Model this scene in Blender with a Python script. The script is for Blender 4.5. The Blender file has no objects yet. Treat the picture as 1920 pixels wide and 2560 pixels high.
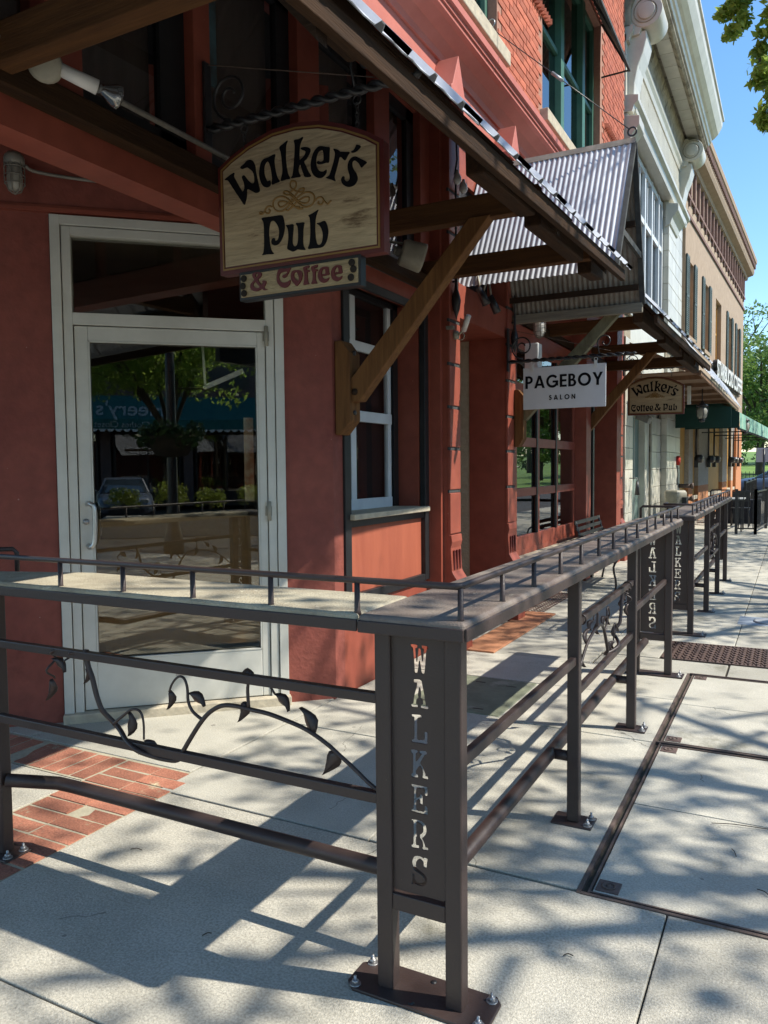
import bpy, math, random, json
import numpy as np
from mathutils import Vector, Matrix

random.seed(7); rng = np.random.default_rng(7)
S = bpy.context.scene
COL = S.collection

# ---------------------------------------------------------------- camera, world, sun, exposure
def cam_axes(yaw, pitch, roll):
    y, p, r = math.radians(yaw), math.radians(pitch), math.radians(roll)
    f = Vector((-math.sin(y)*math.cos(p), math.cos(y)*math.cos(p), -math.sin(p)))
    r0 = Vector((math.cos(y), math.sin(y), 0)); u0 = r0.cross(f)
    rr = math.cos(r)*r0 + math.sin(r)*u0; uu = rr.cross(f)
    return rr, uu, f
cd = bpy.data.cameras.new('camera'); cam = bpy.data.objects.new('camera', cd); COL.objects.link(cam)
rr, uu, ff = cam_axes(27.66, 3.18, -0.545)
m = Matrix((rr, uu, -ff)).transposed().to_4x4(); m.translation = Vector((0, 0, 1.5)); cam.matrix_world = m
cd.sensor_fit = 'HORIZONTAL'; cd.sensor_width = 36.0; cd.lens = 1955/1920*36.0
cd.clip_start = 0.05; cd.clip_end = 1500
S.camera = cam
SUN = Vector((.83, .22, 1.0)).normalized()
w = bpy.data.worlds.new("World"); S.world = w; w.use_nodes = True
nt = w.node_tree; nt.nodes.clear()
sky = nt.nodes.new('ShaderNodeTexSky'); sky.sky_type = 'NISHITA'; sky.sun_disc = False
sky.sun_elevation = math.asin(SUN.z); sky.sun_rotation = math.atan2(SUN.x, SUN.y)
sky.air_density = 1.0; sky.dust_density = 0.25; sky.ozone_density = 1.6
bg = nt.nodes.new('ShaderNodeBackground'); bg.inputs['Strength'].default_value = 0.15
wo = nt.nodes.new('ShaderNodeOutputWorld')
hs_ = nt.nodes.new('ShaderNodeHueSaturation'); hs_.inputs['Hue'].default_value = .496; hs_.inputs['Saturation'].default_value = 1.2; hs_.inputs['Value'].default_value = 1.12
nt.links.new(sky.outputs[0], hs_.inputs['Color']); nt.links.new(hs_.outputs[0], bg.inputs['Color']); nt.links.new(bg.outputs[0], wo.inputs['Surface'])
ld = bpy.data.lights.new('sun', 'SUN'); ld.energy = 5.0; ld.angle = math.radians(0.53); ld.color = (1.0, 0.94, 0.83)
sun = bpy.data.objects.new('sun', ld); COL.objects.link(sun); sun.location = (20, 5, 30)
sun.rotation_euler = (-SUN).to_track_quat('-Z', 'Y').to_euler()
S.view_settings.view_transform = 'Standard'; S.view_settings.look = 'None'
S.view_settings.exposure = 0.6; S.view_settings.gamma = 1.0; S.view_settings.use_curve_mapping = False
S.render.engine = 'CYCLES'
S.cycles.max_bounces = 8; S.cycles.transparent_max_bounces = 24; S.cycles.glossy_bounces = 4
S.cycles.sample_clamp_indirect = 6.0

# ---------------------------------------------------------------- materials
MATS = {}
def mat(name, c, c2=None, scale=8.0, rough=0.8, bump=0.0, bscale=60.0, metal=0.0, stretch=(1,1,1), spec=0.4, detail=5.0,
        c3=None, c3t=0.62, c3scale=1.5, mix2=None, coord='Object', rough2=None, objvar=0.0, speck=None, spots=None, cracks=0):
    """procedural paint/stone/wood: two-tone noise, optional third blotch colour, fine bump"""
    if name in MATS: return MATS[name]
    M = bpy.data.materials.new(name); M.use_nodes = True
    n = M.node_tree.nodes; L = M.node_tree.links; n.clear()
    out = n.new('ShaderNodeOutputMaterial'); b = n.new('ShaderNodeBsdfPrincipled'); L.new(b.outputs[0], out.inputs[0])
    b.inputs['Metallic'].default_value = metal; b.inputs['Roughness'].default_value = rough
    b.inputs['Specular IOR Level'].default_value = spec
    tc = n.new('ShaderNodeTexCoord'); mp = n.new('ShaderNodeMapping'); L.new(tc.outputs[coord], mp.inputs[0])
    mp.inputs['Scale'].default_value = stretch
    c2 = c2 or tuple(x*0.75 for x in c)
    nz = n.new('ShaderNodeTexNoise'); nz.inputs['Scale'].default_value = scale; nz.inputs['Detail'].default_value = detail
    nz.inputs['Roughness'].default_value = 0.65
    L.new(mp.outputs[0], nz.inputs['Vector'])
    rp = n.new('ShaderNodeValToRGB'); L.new(nz.outputs['Fac'], rp.inputs[0])
    rp.color_ramp.elements[0].position = 0.34; rp.color_ramp.elements[1].position = 0.66
    rp.color_ramp.elements[0].color = (*c2, 1); rp.color_ramp.elements[1].color = (*c, 1)
    colour = rp.outputs[0]
    if c3:
        n3 = n.new('ShaderNodeTexNoise'); n3.inputs['Scale'].default_value = c3scale; n3.inputs['Detail'].default_value = 8.0
        n3.inputs['Roughness'].default_value = 0.7
        L.new(mp.outputs[0], n3.inputs['Vector'])
        r3 = n.new('ShaderNodeValToRGB'); L.new(n3.outputs['Fac'], r3.inputs[0])
        r3.color_ramp.elements[0].position = c3t; r3.color_ramp.elements[1].position = min(1, c3t+0.09)
        r3.color_ramp.elements[0].color = (0,0,0,1); r3.color_ramp.elements[1].color = (1,1,1,1)
        mx = n.new('ShaderNodeMix'); mx.data_type = 'RGBA'; L.new(r3.outputs[0], mx.inputs['Factor'])
        L.new(colour, mx.inputs['A']); mx.inputs['B'].default_value = (*c3, 1); colour = mx.outputs['Result']
    if speck:
        ns = n.new('ShaderNodeTexNoise'); ns.inputs['Scale'].default_value = speck[0]; ns.inputs['Detail'].default_value = 2.0
        L.new(tc.outputs[coord], ns.inputs['Vector'])
        ms = n.new('ShaderNodeMapRange'); L.new(ns.outputs['Fac'], ms.inputs['Value'])
        ms.inputs['From Min'].default_value = 0.3; ms.inputs['From Max'].default_value = 0.7
        ms.inputs['To Min'].default_value = 1-speck[1]; ms.inputs['To Max'].default_value = 1+speck[1]
        hm = n.new('ShaderNodeHueSaturation'); L.new(ms.outputs[0], hm.inputs['Value']); L.new(colour, hm.inputs['Color']); colour = hm.outputs[0]
    if spots:   # small separate flecks: (scale, radius, colour)
        vo = n.new('ShaderNodeTexVoronoi'); vo.inputs['Scale'].default_value = spots[0]; L.new(tc.outputs[coord], vo.inputs['Vector'])
        wn = n.new('ShaderNodeTexNoise'); wn.inputs['Scale'].default_value = spots[0]*2.2; L.new(tc.outputs[coord], wn.inputs['Vector'])
        ad = n.new('ShaderNodeMath'); ad.operation = 'MULTIPLY_ADD'; L.new(wn.outputs['Fac'], ad.inputs[0]); ad.inputs[1].default_value = .16; L.new(vo.outputs['Distance'], ad.inputs[2])
        hh = n.new('ShaderNodeSeparateColor'); L.new(vo.outputs['Color'], hh.inputs[0])
        th = n.new('ShaderNodeMath'); th.operation = 'MULTIPLY'; L.new(hh.outputs[0], th.inputs[0]); th.inputs[1].default_value = spots[1]
        a2 = n.new('ShaderNodeMath'); a2.operation = 'ADD'; L.new(th.outputs[0], a2.inputs[0]); a2.inputs[1].default_value = .05
        lt = n.new('ShaderNodeMath'); lt.operation = 'LESS_THAN'; L.new(ad.outputs[0], lt.inputs[0]); L.new(a2.outputs[0], lt.inputs[1])
        ml = n.new('ShaderNodeMath'); ml.operation = 'MULTIPLY'; L.new(lt.outputs[0], ml.inputs[0]); ml.inputs[1].default_value = .75
        m5 = n.new('ShaderNodeMix'); m5.data_type = 'RGBA'; L.new(ml.outputs[0], m5.inputs['Factor']); L.new(colour, m5.inputs['A']); m5.inputs['B'].default_value = (*spots[2], 1); colour = m5.outputs['Result']
    if cracks:   # hairline cracks, present only in patches
        nd = n.new('ShaderNodeTexNoise'); nd.inputs['Scale'].default_value = 4; nd.inputs['Detail'].default_value = 6; L.new(tc.outputs[coord], nd.inputs['Vector'])
        va = n.new('ShaderNodeVectorMath'); va.operation = 'SCALE'; va.inputs['Scale'].default_value = .22; L.new(nd.outputs['Color'], va.inputs[0])
        vb = n.new('ShaderNodeVectorMath'); vb.operation = 'ADD'; L.new(tc.outputs[coord], vb.inputs[0]); L.new(va.outputs[0], vb.inputs[1])
        ve = n.new('ShaderNodeTexVoronoi'); ve.feature = 'DISTANCE_TO_EDGE'; ve.inputs['Scale'].default_value = cracks; L.new(vb.outputs[0], ve.inputs['Vector'])
        le = n.new('ShaderNodeMath'); le.operation = 'LESS_THAN'; le.inputs[1].default_value = .0016; L.new(ve.outputs['Distance'], le.inputs[0])
        nm_ = n.new('ShaderNodeTexNoise'); nm_.inputs['Scale'].default_value = .9; L.new(tc.outputs[coord], nm_.inputs['Vector'])
        gt = n.new('ShaderNodeMath'); gt.operation = 'GREATER_THAN'; gt.inputs[1].default_value = .575; L.new(nm_.outputs['Fac'], gt.inputs[0])
        mc = n.new('ShaderNodeMath'); mc.operation = 'MULTIPLY'; L.new(le.outputs[0], mc.inputs[0]); L.new(gt.outputs[0], mc.inputs[1])
        m6 = n.new('ShaderNodeMix'); m6.data_type = 'RGBA'; L.new(mc.outputs[0], m6.inputs['Factor']); L.new(colour, m6.inputs['A']); m6.inputs['B'].default_value = (.19,.18,.15,1); colour = m6.outputs['Result']
    if objvar:
        oi = n.new('ShaderNodeObjectInfo'); mr = n.new('ShaderNodeMapRange'); L.new(oi.outputs['Random'], mr.inputs['Value'])
        mr.inputs['To Min'].default_value = 1-objvar; mr.inputs['To Max'].default_value = 1+objvar
        hv = n.new('ShaderNodeHueSaturation'); L.new(mr.outputs[0], hv.inputs['Value']); L.new(colour, hv.inputs['Color']); colour = hv.outputs[0]
    L.new(colour, b.inputs['Base Color'])
    if rough2 is not None:
        mr2 = n.new('ShaderNodeMapRange'); L.new(nz.outputs['Fac'], mr2.inputs['Value'])
        mr2.inputs['From Min'].default_value = .3; mr2.inputs['From Max'].default_value = .7
        mr2.inputs['To Min'].default_value = rough; mr2.inputs['To Max'].default_value = rough2; L.new(mr2.outputs[0], b.inputs['Roughness'])
    if bump:
        nb = n.new('ShaderNodeTexNoise'); nb.inputs['Scale'].default_value = bscale; nb.inputs['Detail'].default_value = 4.0
        L.new(mp.outputs[0], nb.inputs['Vector'])
        bp = n.new('ShaderNodeBump'); bp.inputs['Strength'].default_value = bump; bp.inputs['Distance'].default_value = 0.01
        L.new(nb.outputs['Fac'], bp.inputs['Height']); L.new(bp.outputs[0], b.inputs['Normal'])
    MATS[name] = M; return M

def glass(name, ior=1.9, tint=(.8,.85,.84), wob=0.0):
    if name in MATS: return MATS[name]
    M = bpy.data.materials.new(name); M.use_nodes = True
    n = M.node_tree.nodes; L = M.node_tree.links; n.clear()
    out = n.new('ShaderNodeOutputMaterial'); mx = n.new('ShaderNodeMixShader'); L.new(mx.outputs[0], out.inputs[0])
    fr = n.new('ShaderNodeFresnel'); fr.inputs['IOR'].default_value = ior
    tr = n.new('ShaderNodeBsdfTransparent'); tr.inputs[0].default_value = (*tint, 1)
    gl = n.new('ShaderNodeBsdfGlossy'); gl.inputs['Roughness'].default_value = 0.0; gl.inputs['Color'].default_value = (1,1,1,1)
    ge = n.new('ShaderNodeNewGeometry'); sb_ = n.new('ShaderNodeMath'); sb_.operation = 'SUBTRACT'; sb_.inputs[0].default_value = 1; L.new(ge.outputs['Backfacing'], sb_.inputs[1])
    fm = n.new('ShaderNodeMath'); fm.operation = 'MULTIPLY'; L.new(fr.outputs[0], fm.inputs[0]); L.new(sb_.outputs[0], fm.inputs[1])
    L.new(fm.outputs[0], mx.inputs[0]); L.new(tr.outputs[0], mx.inputs[1]); L.new(gl.outputs[0], mx.inputs[2])
    if wob:
        tc = n.new('ShaderNodeTexCoord'); nz = n.new('ShaderNodeTexNoise'); nz.inputs['Scale'].default_value = 1.3; nz.inputs['Detail'].default_value = 0
        L.new(tc.outputs['Object'], nz.inputs['Vector']); bp = n.new('ShaderNodeBump'); bp.inputs['Strength'].default_value = wob
        bp.inputs['Distance'].default_value = .02; L.new(nz.outputs['Fac'], bp.inputs['Height'])
        L.new(bp.outputs[0], gl.inputs['Normal'])
    MATS[name] = M; return M

def leafmat(name, c, c2, tr=0.35):
    M = bpy.data.materials.new(name); M.use_nodes = True
    n = M.node_tree.nodes; L = M.node_tree.links; n.clear()
    out = n.new('ShaderNodeOutputMaterial'); mx = n.new('ShaderNodeMixShader'); mx.inputs[0].default_value = tr; L.new(mx.outputs[0], out.inputs[0])
    b = n.new('ShaderNodeBsdfPrincipled'); b.inputs['Roughness'].default_value = .5; t = n.new('ShaderNodeBsdfTranslucent')
    gm = n.new('ShaderNodeNewGeometry'); rp = n.new('ShaderNodeValToRGB'); L.new(gm.outputs['Random Per Island'], rp.inputs[0])
    rp.color_ramp.elements[0].color = (*c2, 1); rp.color_ramp.elements[1].color = (*c, 1)
    L.new(rp.outputs[0], b.inputs['Base Color'])
    br = n.new('ShaderNodeBrightContrast'); br.inputs['Bright'].default_value = .03; L.new(rp.outputs[0], br.inputs[0]); L.new(br.outputs[0], t.inputs[0])
    L.new(b.outputs[0], mx.inputs[1]); L.new(t.outputs[0], mx.inputs[2]); return M

RED = mat('red_wall_paint', (.235,.066,.047), (.195,.050,.037), scale=2.2, rough=.72, bump=.45, bscale=34, c3=(.15,.034,.026), c3t=.60, c3scale=1.3, spots=(13, .09, (.36,.22,.18)), speck=(14,.10))
REDG = mat('red_trim_paint', (.27,.068,.042), (.23,.055,.035), scale=3, rough=.5, bump=.06, bscale=60, c3=(.33,.11,.08), c3t=.68, c3scale=7, spots=(17,.08,(.42,.26,.20)), speck=(10,.10))
PINK = mat('salmon_cornice_paint', (.47,.15,.115), (.40,.12,.09), scale=3, rough=.6, bump=.06, bscale=40)
PANELR = mat('weathered_orange_red_panel_paint', (.36,.10,.055), (.29,.075,.042), scale=2, rough=.6, bump=.15, bscale=60, stretch=(1,3,.5), c3=(.42,.15,.10), c3t=.66, c3scale=5)
BRICK = mat('orange_red_brick', (.43,.125,.068), (.34,.09,.05), scale=9, rough=.85, bump=.3, bscale=70, objvar=.22, speck=(120,.18))
MORT = mat('brick_mortar', (.38,.20,.14), (.30,.15,.11), scale=20, rough=.95)
BLACKP = mat('black_trim_paint', (.012,.013,.015), (.02,.02,.022), scale=9, rough=.45)
GREYB = mat('weathered_grey_band', (.06,.065,.065), (.03,.03,.03), scale=12, rough=.8)
WHITEA = mat('white_aluminium_frame', (.60,.595,.54), (.52,.515,.465), scale=4, rough=.42, bump=.03, c3=(.38,.36,.31), c3t=.73, c3scale=6)
WHITEW = mat('white_window_frame', (.62,.66,.68), (.54,.57,.59), scale=4, rough=.45)
STONE = mat('limestone', (.50,.44,.33), (.36,.32,.25), scale=11, rough=.9, bump=.5, bscale=35, c3=(.22,.20,.16), c3t=.64, c3scale=5)
STUC = mat('beige_stucco', (.42,.37,.27), (.36,.31,.22), scale=18, rough=.95, bump=.8, bscale=55)
CONC = mat('sidewalk_concrete', (.45,.43,.365), (.345,.33,.28), scale=1.9, rough=.92, bump=.4, bscale=170, c3=(.22,.21,.165), c3t=.585, c3scale=1.5, speck=(130,.16), objvar=.13, detail=9, cracks=.8, spots=(5,.12,(.19,.18,.155)))
CONC2 = mat('aggregate_concrete', (.45,.425,.36), (.355,.335,.28), scale=3.2, rough=.92, bump=.5, bscale=200, c3=(.25,.235,.185), c3t=.585, c3scale=1.6, speck=(120,.24), objvar=.09, detail=9, cracks=.5, spots=(3.5,.09,(.17,.16,.14)))
DIRT = mat('joint_dirt', (.07,.06,.045), (.04,.035,.025), scale=30, rough=1)
PAVE = mat('paver_brick', (.40,.165,.105), (.28,.11,.07), scale=7, rough=.95, bump=.5, bscale=90, c3=(.42,.35,.23), c3t=.60, c3scale=5, objvar=.28, speck=(120,.22), spots=(40,.12,(.40,.33,.24)))
IRON = mat('brown_painted_steel', (.046,.030,.027), (.036,.024,.022), scale=5, rough=.38, bump=.12, bscale=130, spec=.5, rough2=.58, c3=(.11,.085,.07), c3t=.70, c3scale=16, detail=8, spots=(26,.07,(.16,.13,.10)))
IRONTOP = mat('weathered_brown_counter_top', (.235,.195,.16), (.12,.088,.074), scale=4, rough=.62, bump=.4, bscale=120, c3=(.40,.36,.27), c3t=.63, c3scale=24, spec=.5)
IRONTOP2 = mat('lichen_crusted_counter_top', (.46,.415,.305), (.30,.26,.19), scale=7, rough=.85, bump=.6, bscale=140, c3=(.56,.52,.40), c3t=.58, c3scale=30)
BLACKI = mat('black_wrought_iron', (.012,.012,.014), (.022,.022,.025), scale=20, rough=.38, spec=.6)
RUST = mat('rusty_steel', (.13,.092,.075), (.085,.06,.05), scale=20, rough=.75, bump=.3, bscale=120)
ZINC = mat('zinc_bolt', (.42,.42,.42), (.3,.3,.3), scale=40, rough=.4, metal=.7)
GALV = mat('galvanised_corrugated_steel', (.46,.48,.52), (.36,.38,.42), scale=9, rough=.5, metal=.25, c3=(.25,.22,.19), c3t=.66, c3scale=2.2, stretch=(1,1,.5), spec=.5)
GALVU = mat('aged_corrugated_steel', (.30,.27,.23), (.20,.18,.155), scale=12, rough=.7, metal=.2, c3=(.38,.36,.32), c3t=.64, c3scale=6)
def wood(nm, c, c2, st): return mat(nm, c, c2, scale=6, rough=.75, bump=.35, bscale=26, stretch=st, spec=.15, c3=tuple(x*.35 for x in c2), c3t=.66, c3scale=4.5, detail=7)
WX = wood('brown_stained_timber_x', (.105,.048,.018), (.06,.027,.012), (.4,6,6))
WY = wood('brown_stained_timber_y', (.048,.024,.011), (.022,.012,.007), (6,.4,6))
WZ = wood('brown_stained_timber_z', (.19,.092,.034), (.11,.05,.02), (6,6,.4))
WD = wood('dark_stained_timber', (.045,.027,.017), (.025,.015,.010), (.6,4,4))
WG = wood('weathered_green_grey_timber', (.20,.185,.115), (.12,.105,.065), (3,3,1))
WGX = wood('bleached_timber', (.27,.245,.195), (.17,.15,.12), (.4,6,6))
BOARD = mat('carved_cream_sign_board', (.46,.36,.225), (.35,.27,.165), scale=3.5, rough=.62, bump=.8, bscale=9, stretch=(1.0,1.0,5), c3=(.15,.10,.055), c3t=.585, c3scale=2.4)
BOARD2 = mat('carved_cream_plank', (.42,.33,.195), (.31,.24,.14), scale=5, rough=.6, bump=.7, bscale=16, stretch=(1.5,1.5,7), c3=(.2,.14,.08), c3t=.68, c3scale=3)
MAROON = mat('maroon_sign_paint', (.105,.016,.014), (.085,.013,.012), scale=6, rough=.45, bump=.1, bscale=30)
GOLD = mat('old_gold_sign_paint', (.27,.155,.045), (.22,.125,.035), scale=12, rough=.5)
SBLACK = mat('black_sign_paint', (.004,.004,.006), (.006,.006,.009), scale=12, rough=.7, spec=.15)
SMAR = mat('dark_red_lettering_paint', (.12,.012,.014), (.10,.010,.012), scale=12, rough=.45)
WSIGN = mat('white_sign_panel', (.62,.63,.66), (.57,.58,.61), scale=3, rough=.4)
GLASSD = glass('door_glass', 3.1, (.9,.9,.86), wob=.02)
GLASSW = glass('shop_window_glass', 2.5, (.6,.62,.6), wob=.1)
GLASSK = glass('dark_transom_glass', 1.5, (.85,.85,.85))
GLASSB = glass('upper_window_glass', 2.6, (.35,.38,.4), wob=.05)
DARKIN = mat('dark_interior', (.02,.017,.015), (.012,.010,.009), scale=2, rough=.9)
CURT = mat('dusty_blind', (.13,.10,.085), (.09,.07,.06), scale=3, rough=.9, stretch=(4,4,.5))
BARW = mat('bar_front_wood', (.42,.25,.10), (.33,.18,.07), scale=3, rough=.5, stretch=(.5,.5,4))
FIXT = mat('off_white_fixture_paint', (.34,.32,.25), (.25,.235,.19), scale=10, rough=.55)
FIXTW = mat('white_fixture_paint', (.66,.66,.64), (.58,.58,.56), scale=10, rough=.45)
FGREY = mat('grey_cast_metal', (.26,.25,.22), (.18,.17,.15), scale=18, rough=.55, metal=.3)
JAR = mat('frosted_jar_glass', (.34,.33,.29), (.27,.26,.22), scale=8, rough=.25, spec=.7)
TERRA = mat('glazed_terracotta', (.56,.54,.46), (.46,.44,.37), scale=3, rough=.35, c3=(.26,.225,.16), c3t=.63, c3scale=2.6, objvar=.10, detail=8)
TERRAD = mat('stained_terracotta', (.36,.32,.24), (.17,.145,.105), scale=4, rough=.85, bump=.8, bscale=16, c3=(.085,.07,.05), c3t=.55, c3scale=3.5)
SAGE = mat('grey_green_door_paint', (.17,.235,.20), (.15,.21,.18), scale=3, rough=.6)
GREENW = mat('dark_green_window_paint', (.055,.15,.105), (.04,.115,.08), scale=5, rough=.5)
BRICK2 = mat('tan_painted_brick', (.37,.28,.20), (.30,.225,.16), scale=5, rough=.9, bump=.5, bscale=30, c3=(.44,.35,.26), c3t=.62, c3scale=3)
BRICK2D = mat('dark_red_brick_band', (.22,.135,.115), (.16,.10,.085), scale=9, rough=.9)
WHBRK = mat('whitewashed_brick', (.42,.38,.32), (.33,.29,.245), scale=14, rough=.9, bump=.5, bscale=30)
ORBRK = mat('orange_pier_brick', (.48,.22,.10), (.40,.17,.08), scale=14, rough=.9, bump=.4, bscale=30)
OCHRE = mat('ochre_window_paint', (.50,.27,.06), (.42,.22,.045), scale=4, rough=.6)
SHUT = mat('grey_green_shutter_paint', (.10,.13,.12), (.075,.10,.095), scale=5, rough=.6)
TEAL = mat('green_awning_canvas', (.22,.42,.33), (.12,.30,.23), scale=3, rough=.8, stretch=(1,5,.4), c3=(.50,.55,.40), c3t=.52, c3scale=2.5)  # pale blotches mix the valance's stripes with sun highlights put into the colour
TEALD = mat('dark_green_canvas', (.012,.05,.038), (.010,.04,.03), scale=3, rough=.85)
TEAL2 = mat('teal_shop_awning', (.016,.13,.125), (.012,.10,.10), scale=3, rough=.8)
SOFF = mat('brown_painted_soffit', (.20,.115,.065), (.16,.09,.05), scale=3, rough=.7, stretch=(4,1,1))
PLYW = mat('orange_plywood_board', (.46,.215,.115), (.36,.155,.08), scale=3, rough=.7, stretch=(4,.8,1), bump=.2)
MOSS = mat('mossy_steel_plate', (.20,.215,.15), (.13,.145,.10), scale=5, rough=.8, bump=.3, bscale=60, c3=(.27,.27,.21), c3t=.56, c3scale=3)
CAST = mat('brown_cast_iron', (.14,.09,.075), (.09,.06,.05), scale=30, rough=.6, bump=.2)
ASPH = mat('asphalt', (.065,.065,.065), (.045,.045,.047), scale=12, rough=.9, speck=(90,.25))
KERBM = mat('granite_kerb', (.38,.37,.34), (.30,.29,.27), scale=14, rough=.9)
BARK = mat('tree_bark', (.085,.068,.05), (.05,.04,.03), scale=8, rough=.95, bump=.8, bscale=20, stretch=(2,2,.5))
GRASS = mat('lawn_grass', (.15,.25,.045), (.09,.16,.03), scale=.5, rough=.9, bump=.3, bscale=60, c3=(.16,.28,.05), c3t=.55, c3scale=.25, coord='Object')
LEAF = leafmat('street_tree_leaves', (.34,.46,.07), (.13,.24,.03), .6)
LEAFB = leafmat('park_tree_leaves', (.17,.28,.04), (.07,.14,.02), .35)
LEAFD = leafmat('dark_tree_leaves', (.06,.12,.025), (.025,.06,.015), .3)
LEAFY = leafmat('yellow_green_shrub_leaves', (.32,.36,.03), (.15,.20,.02), .3)

# ---------------------------------------------------------------- mesh helpers
class MB:
    def __init__(s, xf=None): s.v = []; s.f = []; s.sm = []; s.xf = xf
    def add(s, vs, fs, smooth=False):
        o = len(s.v)
        s.v += [tuple(s.xf(Vector(p))) if s.xf else tuple(p) for p in vs]
        s.f += [tuple(o+i for i in f) for f in fs]; s.sm += [smooth]*len(fs); return s
    def box(s, x0, x1, y0, y1, z0, z1, jit=0):
        if x0 > x1: x0, x1 = x1, x0
        if y0 > y1: y0, y1 = y1, y0
        if z0 > z1: z0, z1 = z1, z0
        v = [(x0,y0,z0),(x1,y0,z0),(x1,y1,z0),(x0,y1,z0),(x0,y0,z1),(x1,y0,z1),(x1,y1,z1),(x0,y1,z1)]
        if jit: v = [tuple(c+random.uniform(-jit, jit) for c in p) for p in v]
        return s.add(v, [(0,3,2,1),(4,5,6,7),(0,1,5,4),(1,2,6,5),(2,3,7,6),(3,0,4,7)])
    def beam(s, p, q, w_, h, up=(0,0,1), ext=0):
        p = Vector(p); q = Vector(q); d = (q-p).normalized(); p = p-d*ext; q = q+d*ext
        a = d.cross(Vector(up)).normalized(); b = a.cross(d).normalized()
        a *= w_/2; b *= h/2
        v = [p-a-b, p+a-b, p+a+b, p-a+b, q-a-b, q+a-b, q+a+b, q-a+b]
        return s.add(v, [(3,2,1,0),(4,5,6,7),(0,1,5,4),(1,2,6,5),(2,3,7,6),(3,0,4,7)])
    def tube(s, pts, r, n=8, closed=False, radii=None, caps=True, twist=0, sq=0):
        pts = [Vector(p) for p in pts]; N = len(pts); rings = []
        prev = None
        for i, p in enumerate(pts):
            if closed: t = (pts[(i+1) % N]-pts[i-1])
            else: t = pts[min(i+1, N-1)]-pts[max(i-1, 0)]
            t = t.normalized() if t.length > 1e-9 else Vector((0,0,1))
            if prev is None:
                a = t.orthogonal().normalized()
                if sq: a = t.cross(Vector((0,0,1))); a = a.normalized() if a.length > .1 else Vector((1,0,0))
            else:
                a = prev - t*prev.dot(t); a = a.normalized() if a.length > 1e-6 else t.orthogonal().normalized()
            prev = a; b = t.cross(a); R = radii[i] if radii else r
            rings.append([p+(a*math.cos(2*math.pi*(k+.5*(sq))/n+twist*i)+b*math.sin(2*math.pi*(k+.5*(sq))/n+twist*i))*(R[0] if isinstance(R, tuple) and 0 else R)*(1 if not twist else (1 if k % 2 == 0 else .62)) for k in range(n)])
        vs = [v for rg in rings for v in rg]; fs = []
        M_ = N if closed else N-1
        for i in range(M_):
            j = (i+1) % N
            for k in range(n): fs.append((i*n+k, i*n+(k+1) % n, j*n+(k+1) % n, j*n+k))
        if caps and not closed: fs += [tuple(range(n))[::-1], tuple((N-1)*n+k for k in range(n))]
        return s.add(vs, fs, n > 5 and not twist)
    def cyl(s, p, q, r, n=10, r2=None): return s.tube([p, q], r, n, radii=[r, r if r2 is None else r2])
    def prism(s, poly, o, u, v, w_, d):
        """poly in (u,v) coords at origin o, extruded by d along w_"""
        o = Vector(o); u = Vector(u); v = Vector(v); w_ = Vector(w_)
        A = [o+u*a+v*b for a, b in poly]; B = [p+w_*d for p in A]; n = len(A)
        return s.add(A+B, [tuple(range(n))[::-1], tuple(range(n, 2*n))]+[(i, (i+1) % n, n+(i+1) % n, n+i) for i in range(n)])
    def quad(s, a, b, c, d): return s.add([a, b, c, d], [(0,1,2,3)])
    def lathe(s, o, prof, n=14, axis=(0,0,1)):
        o = Vector(o); ax = Vector(axis).normalized(); a = ax.orthogonal().normalized(); b = ax.cross(a)
        vs = []
        for r, h in prof:
            for k in range(n): vs.append(o+ax*h+(a*math.cos(2*math.pi*k/n)+b*math.sin(2*math.pi*k/n))*max(r, .0004))
        fs = []
        for i in range(len(prof)-1):
            for k in range(n): fs.append((i*n+k, i*n+(k+1) % n, (i+1)*n+(k+1) % n, (i+1)*n+k))
        fs += [tuple(range(n))[::-1], tuple((len(prof)-1)*n+k for k in range(n))]
        return s.add(vs, fs, True)
    def corr(s, o, u, v, wid, length, nrm, pitch=.07, amp=.009, nv=1):
        o = Vector(o); u = Vector(u).normalized(); v = Vector(v).normalized(); nrm = Vector(nrm).normalized()
        k = max(4, int(wid/pitch*8)); vs = []; fs = []
        for j in range(nv+1):
            for i in range(k+1):
                a = wid*i/k; vs.append(o+u*a+v*(length*j/nv)+nrm*(amp*math.cos(2*math.pi*a/pitch)))
        for j in range(nv):
            for i in range(k): fs.append((j*(k+1)+i, j*(k+1)+i+1, (j+1)*(k+1)+i+1, (j+1)*(k+1)+i))
        return s.add(vs, fs, True)
    def rib(s, o, u, v, wid, length, nrm, pitch=.27, h=.022, sag=.0):
        o = Vector(o); u = Vector(u).normalized(); v = Vector(v).normalized(); nrm = Vector(nrm).normalized(); prof = []
        x = 0
        while x < wid:
            prof += [(x, 0), (min(wid, x+.07), .004), (min(wid, x+.14), 0), (min(wid, x+pitch-.05), .003), (min(wid, x+pitch-.035), h), (min(wid, x+pitch-.012), h*.95)]; x += pitch
        prof.append((wid, 0)); n = len(prof); vs = [o+u*a+nrm*b for a, b in prof]+[o+u*a+nrm*b+v*length for a, b in prof]
        vs += [q-nrm*.004 for q in vs]
        return s.add(vs, [(i, i+1, n+i+1, n+i) for i in range(n-1)]+[(2*n+i, 3*n+i, 3*n+i+1, 2*n+i+1) for i in range(n-1)]+[(i, 2*n+i, 2*n+i+1, i+1) for i in range(n-1)])
    def mesh(s, name):
        me = bpy.data.meshes.new(name); me.from_pydata(s.v, [], s.f); me.update()
        if any(s.sm): me.polygons.foreach_set('use_smooth', s.sm)
        return me

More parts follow.
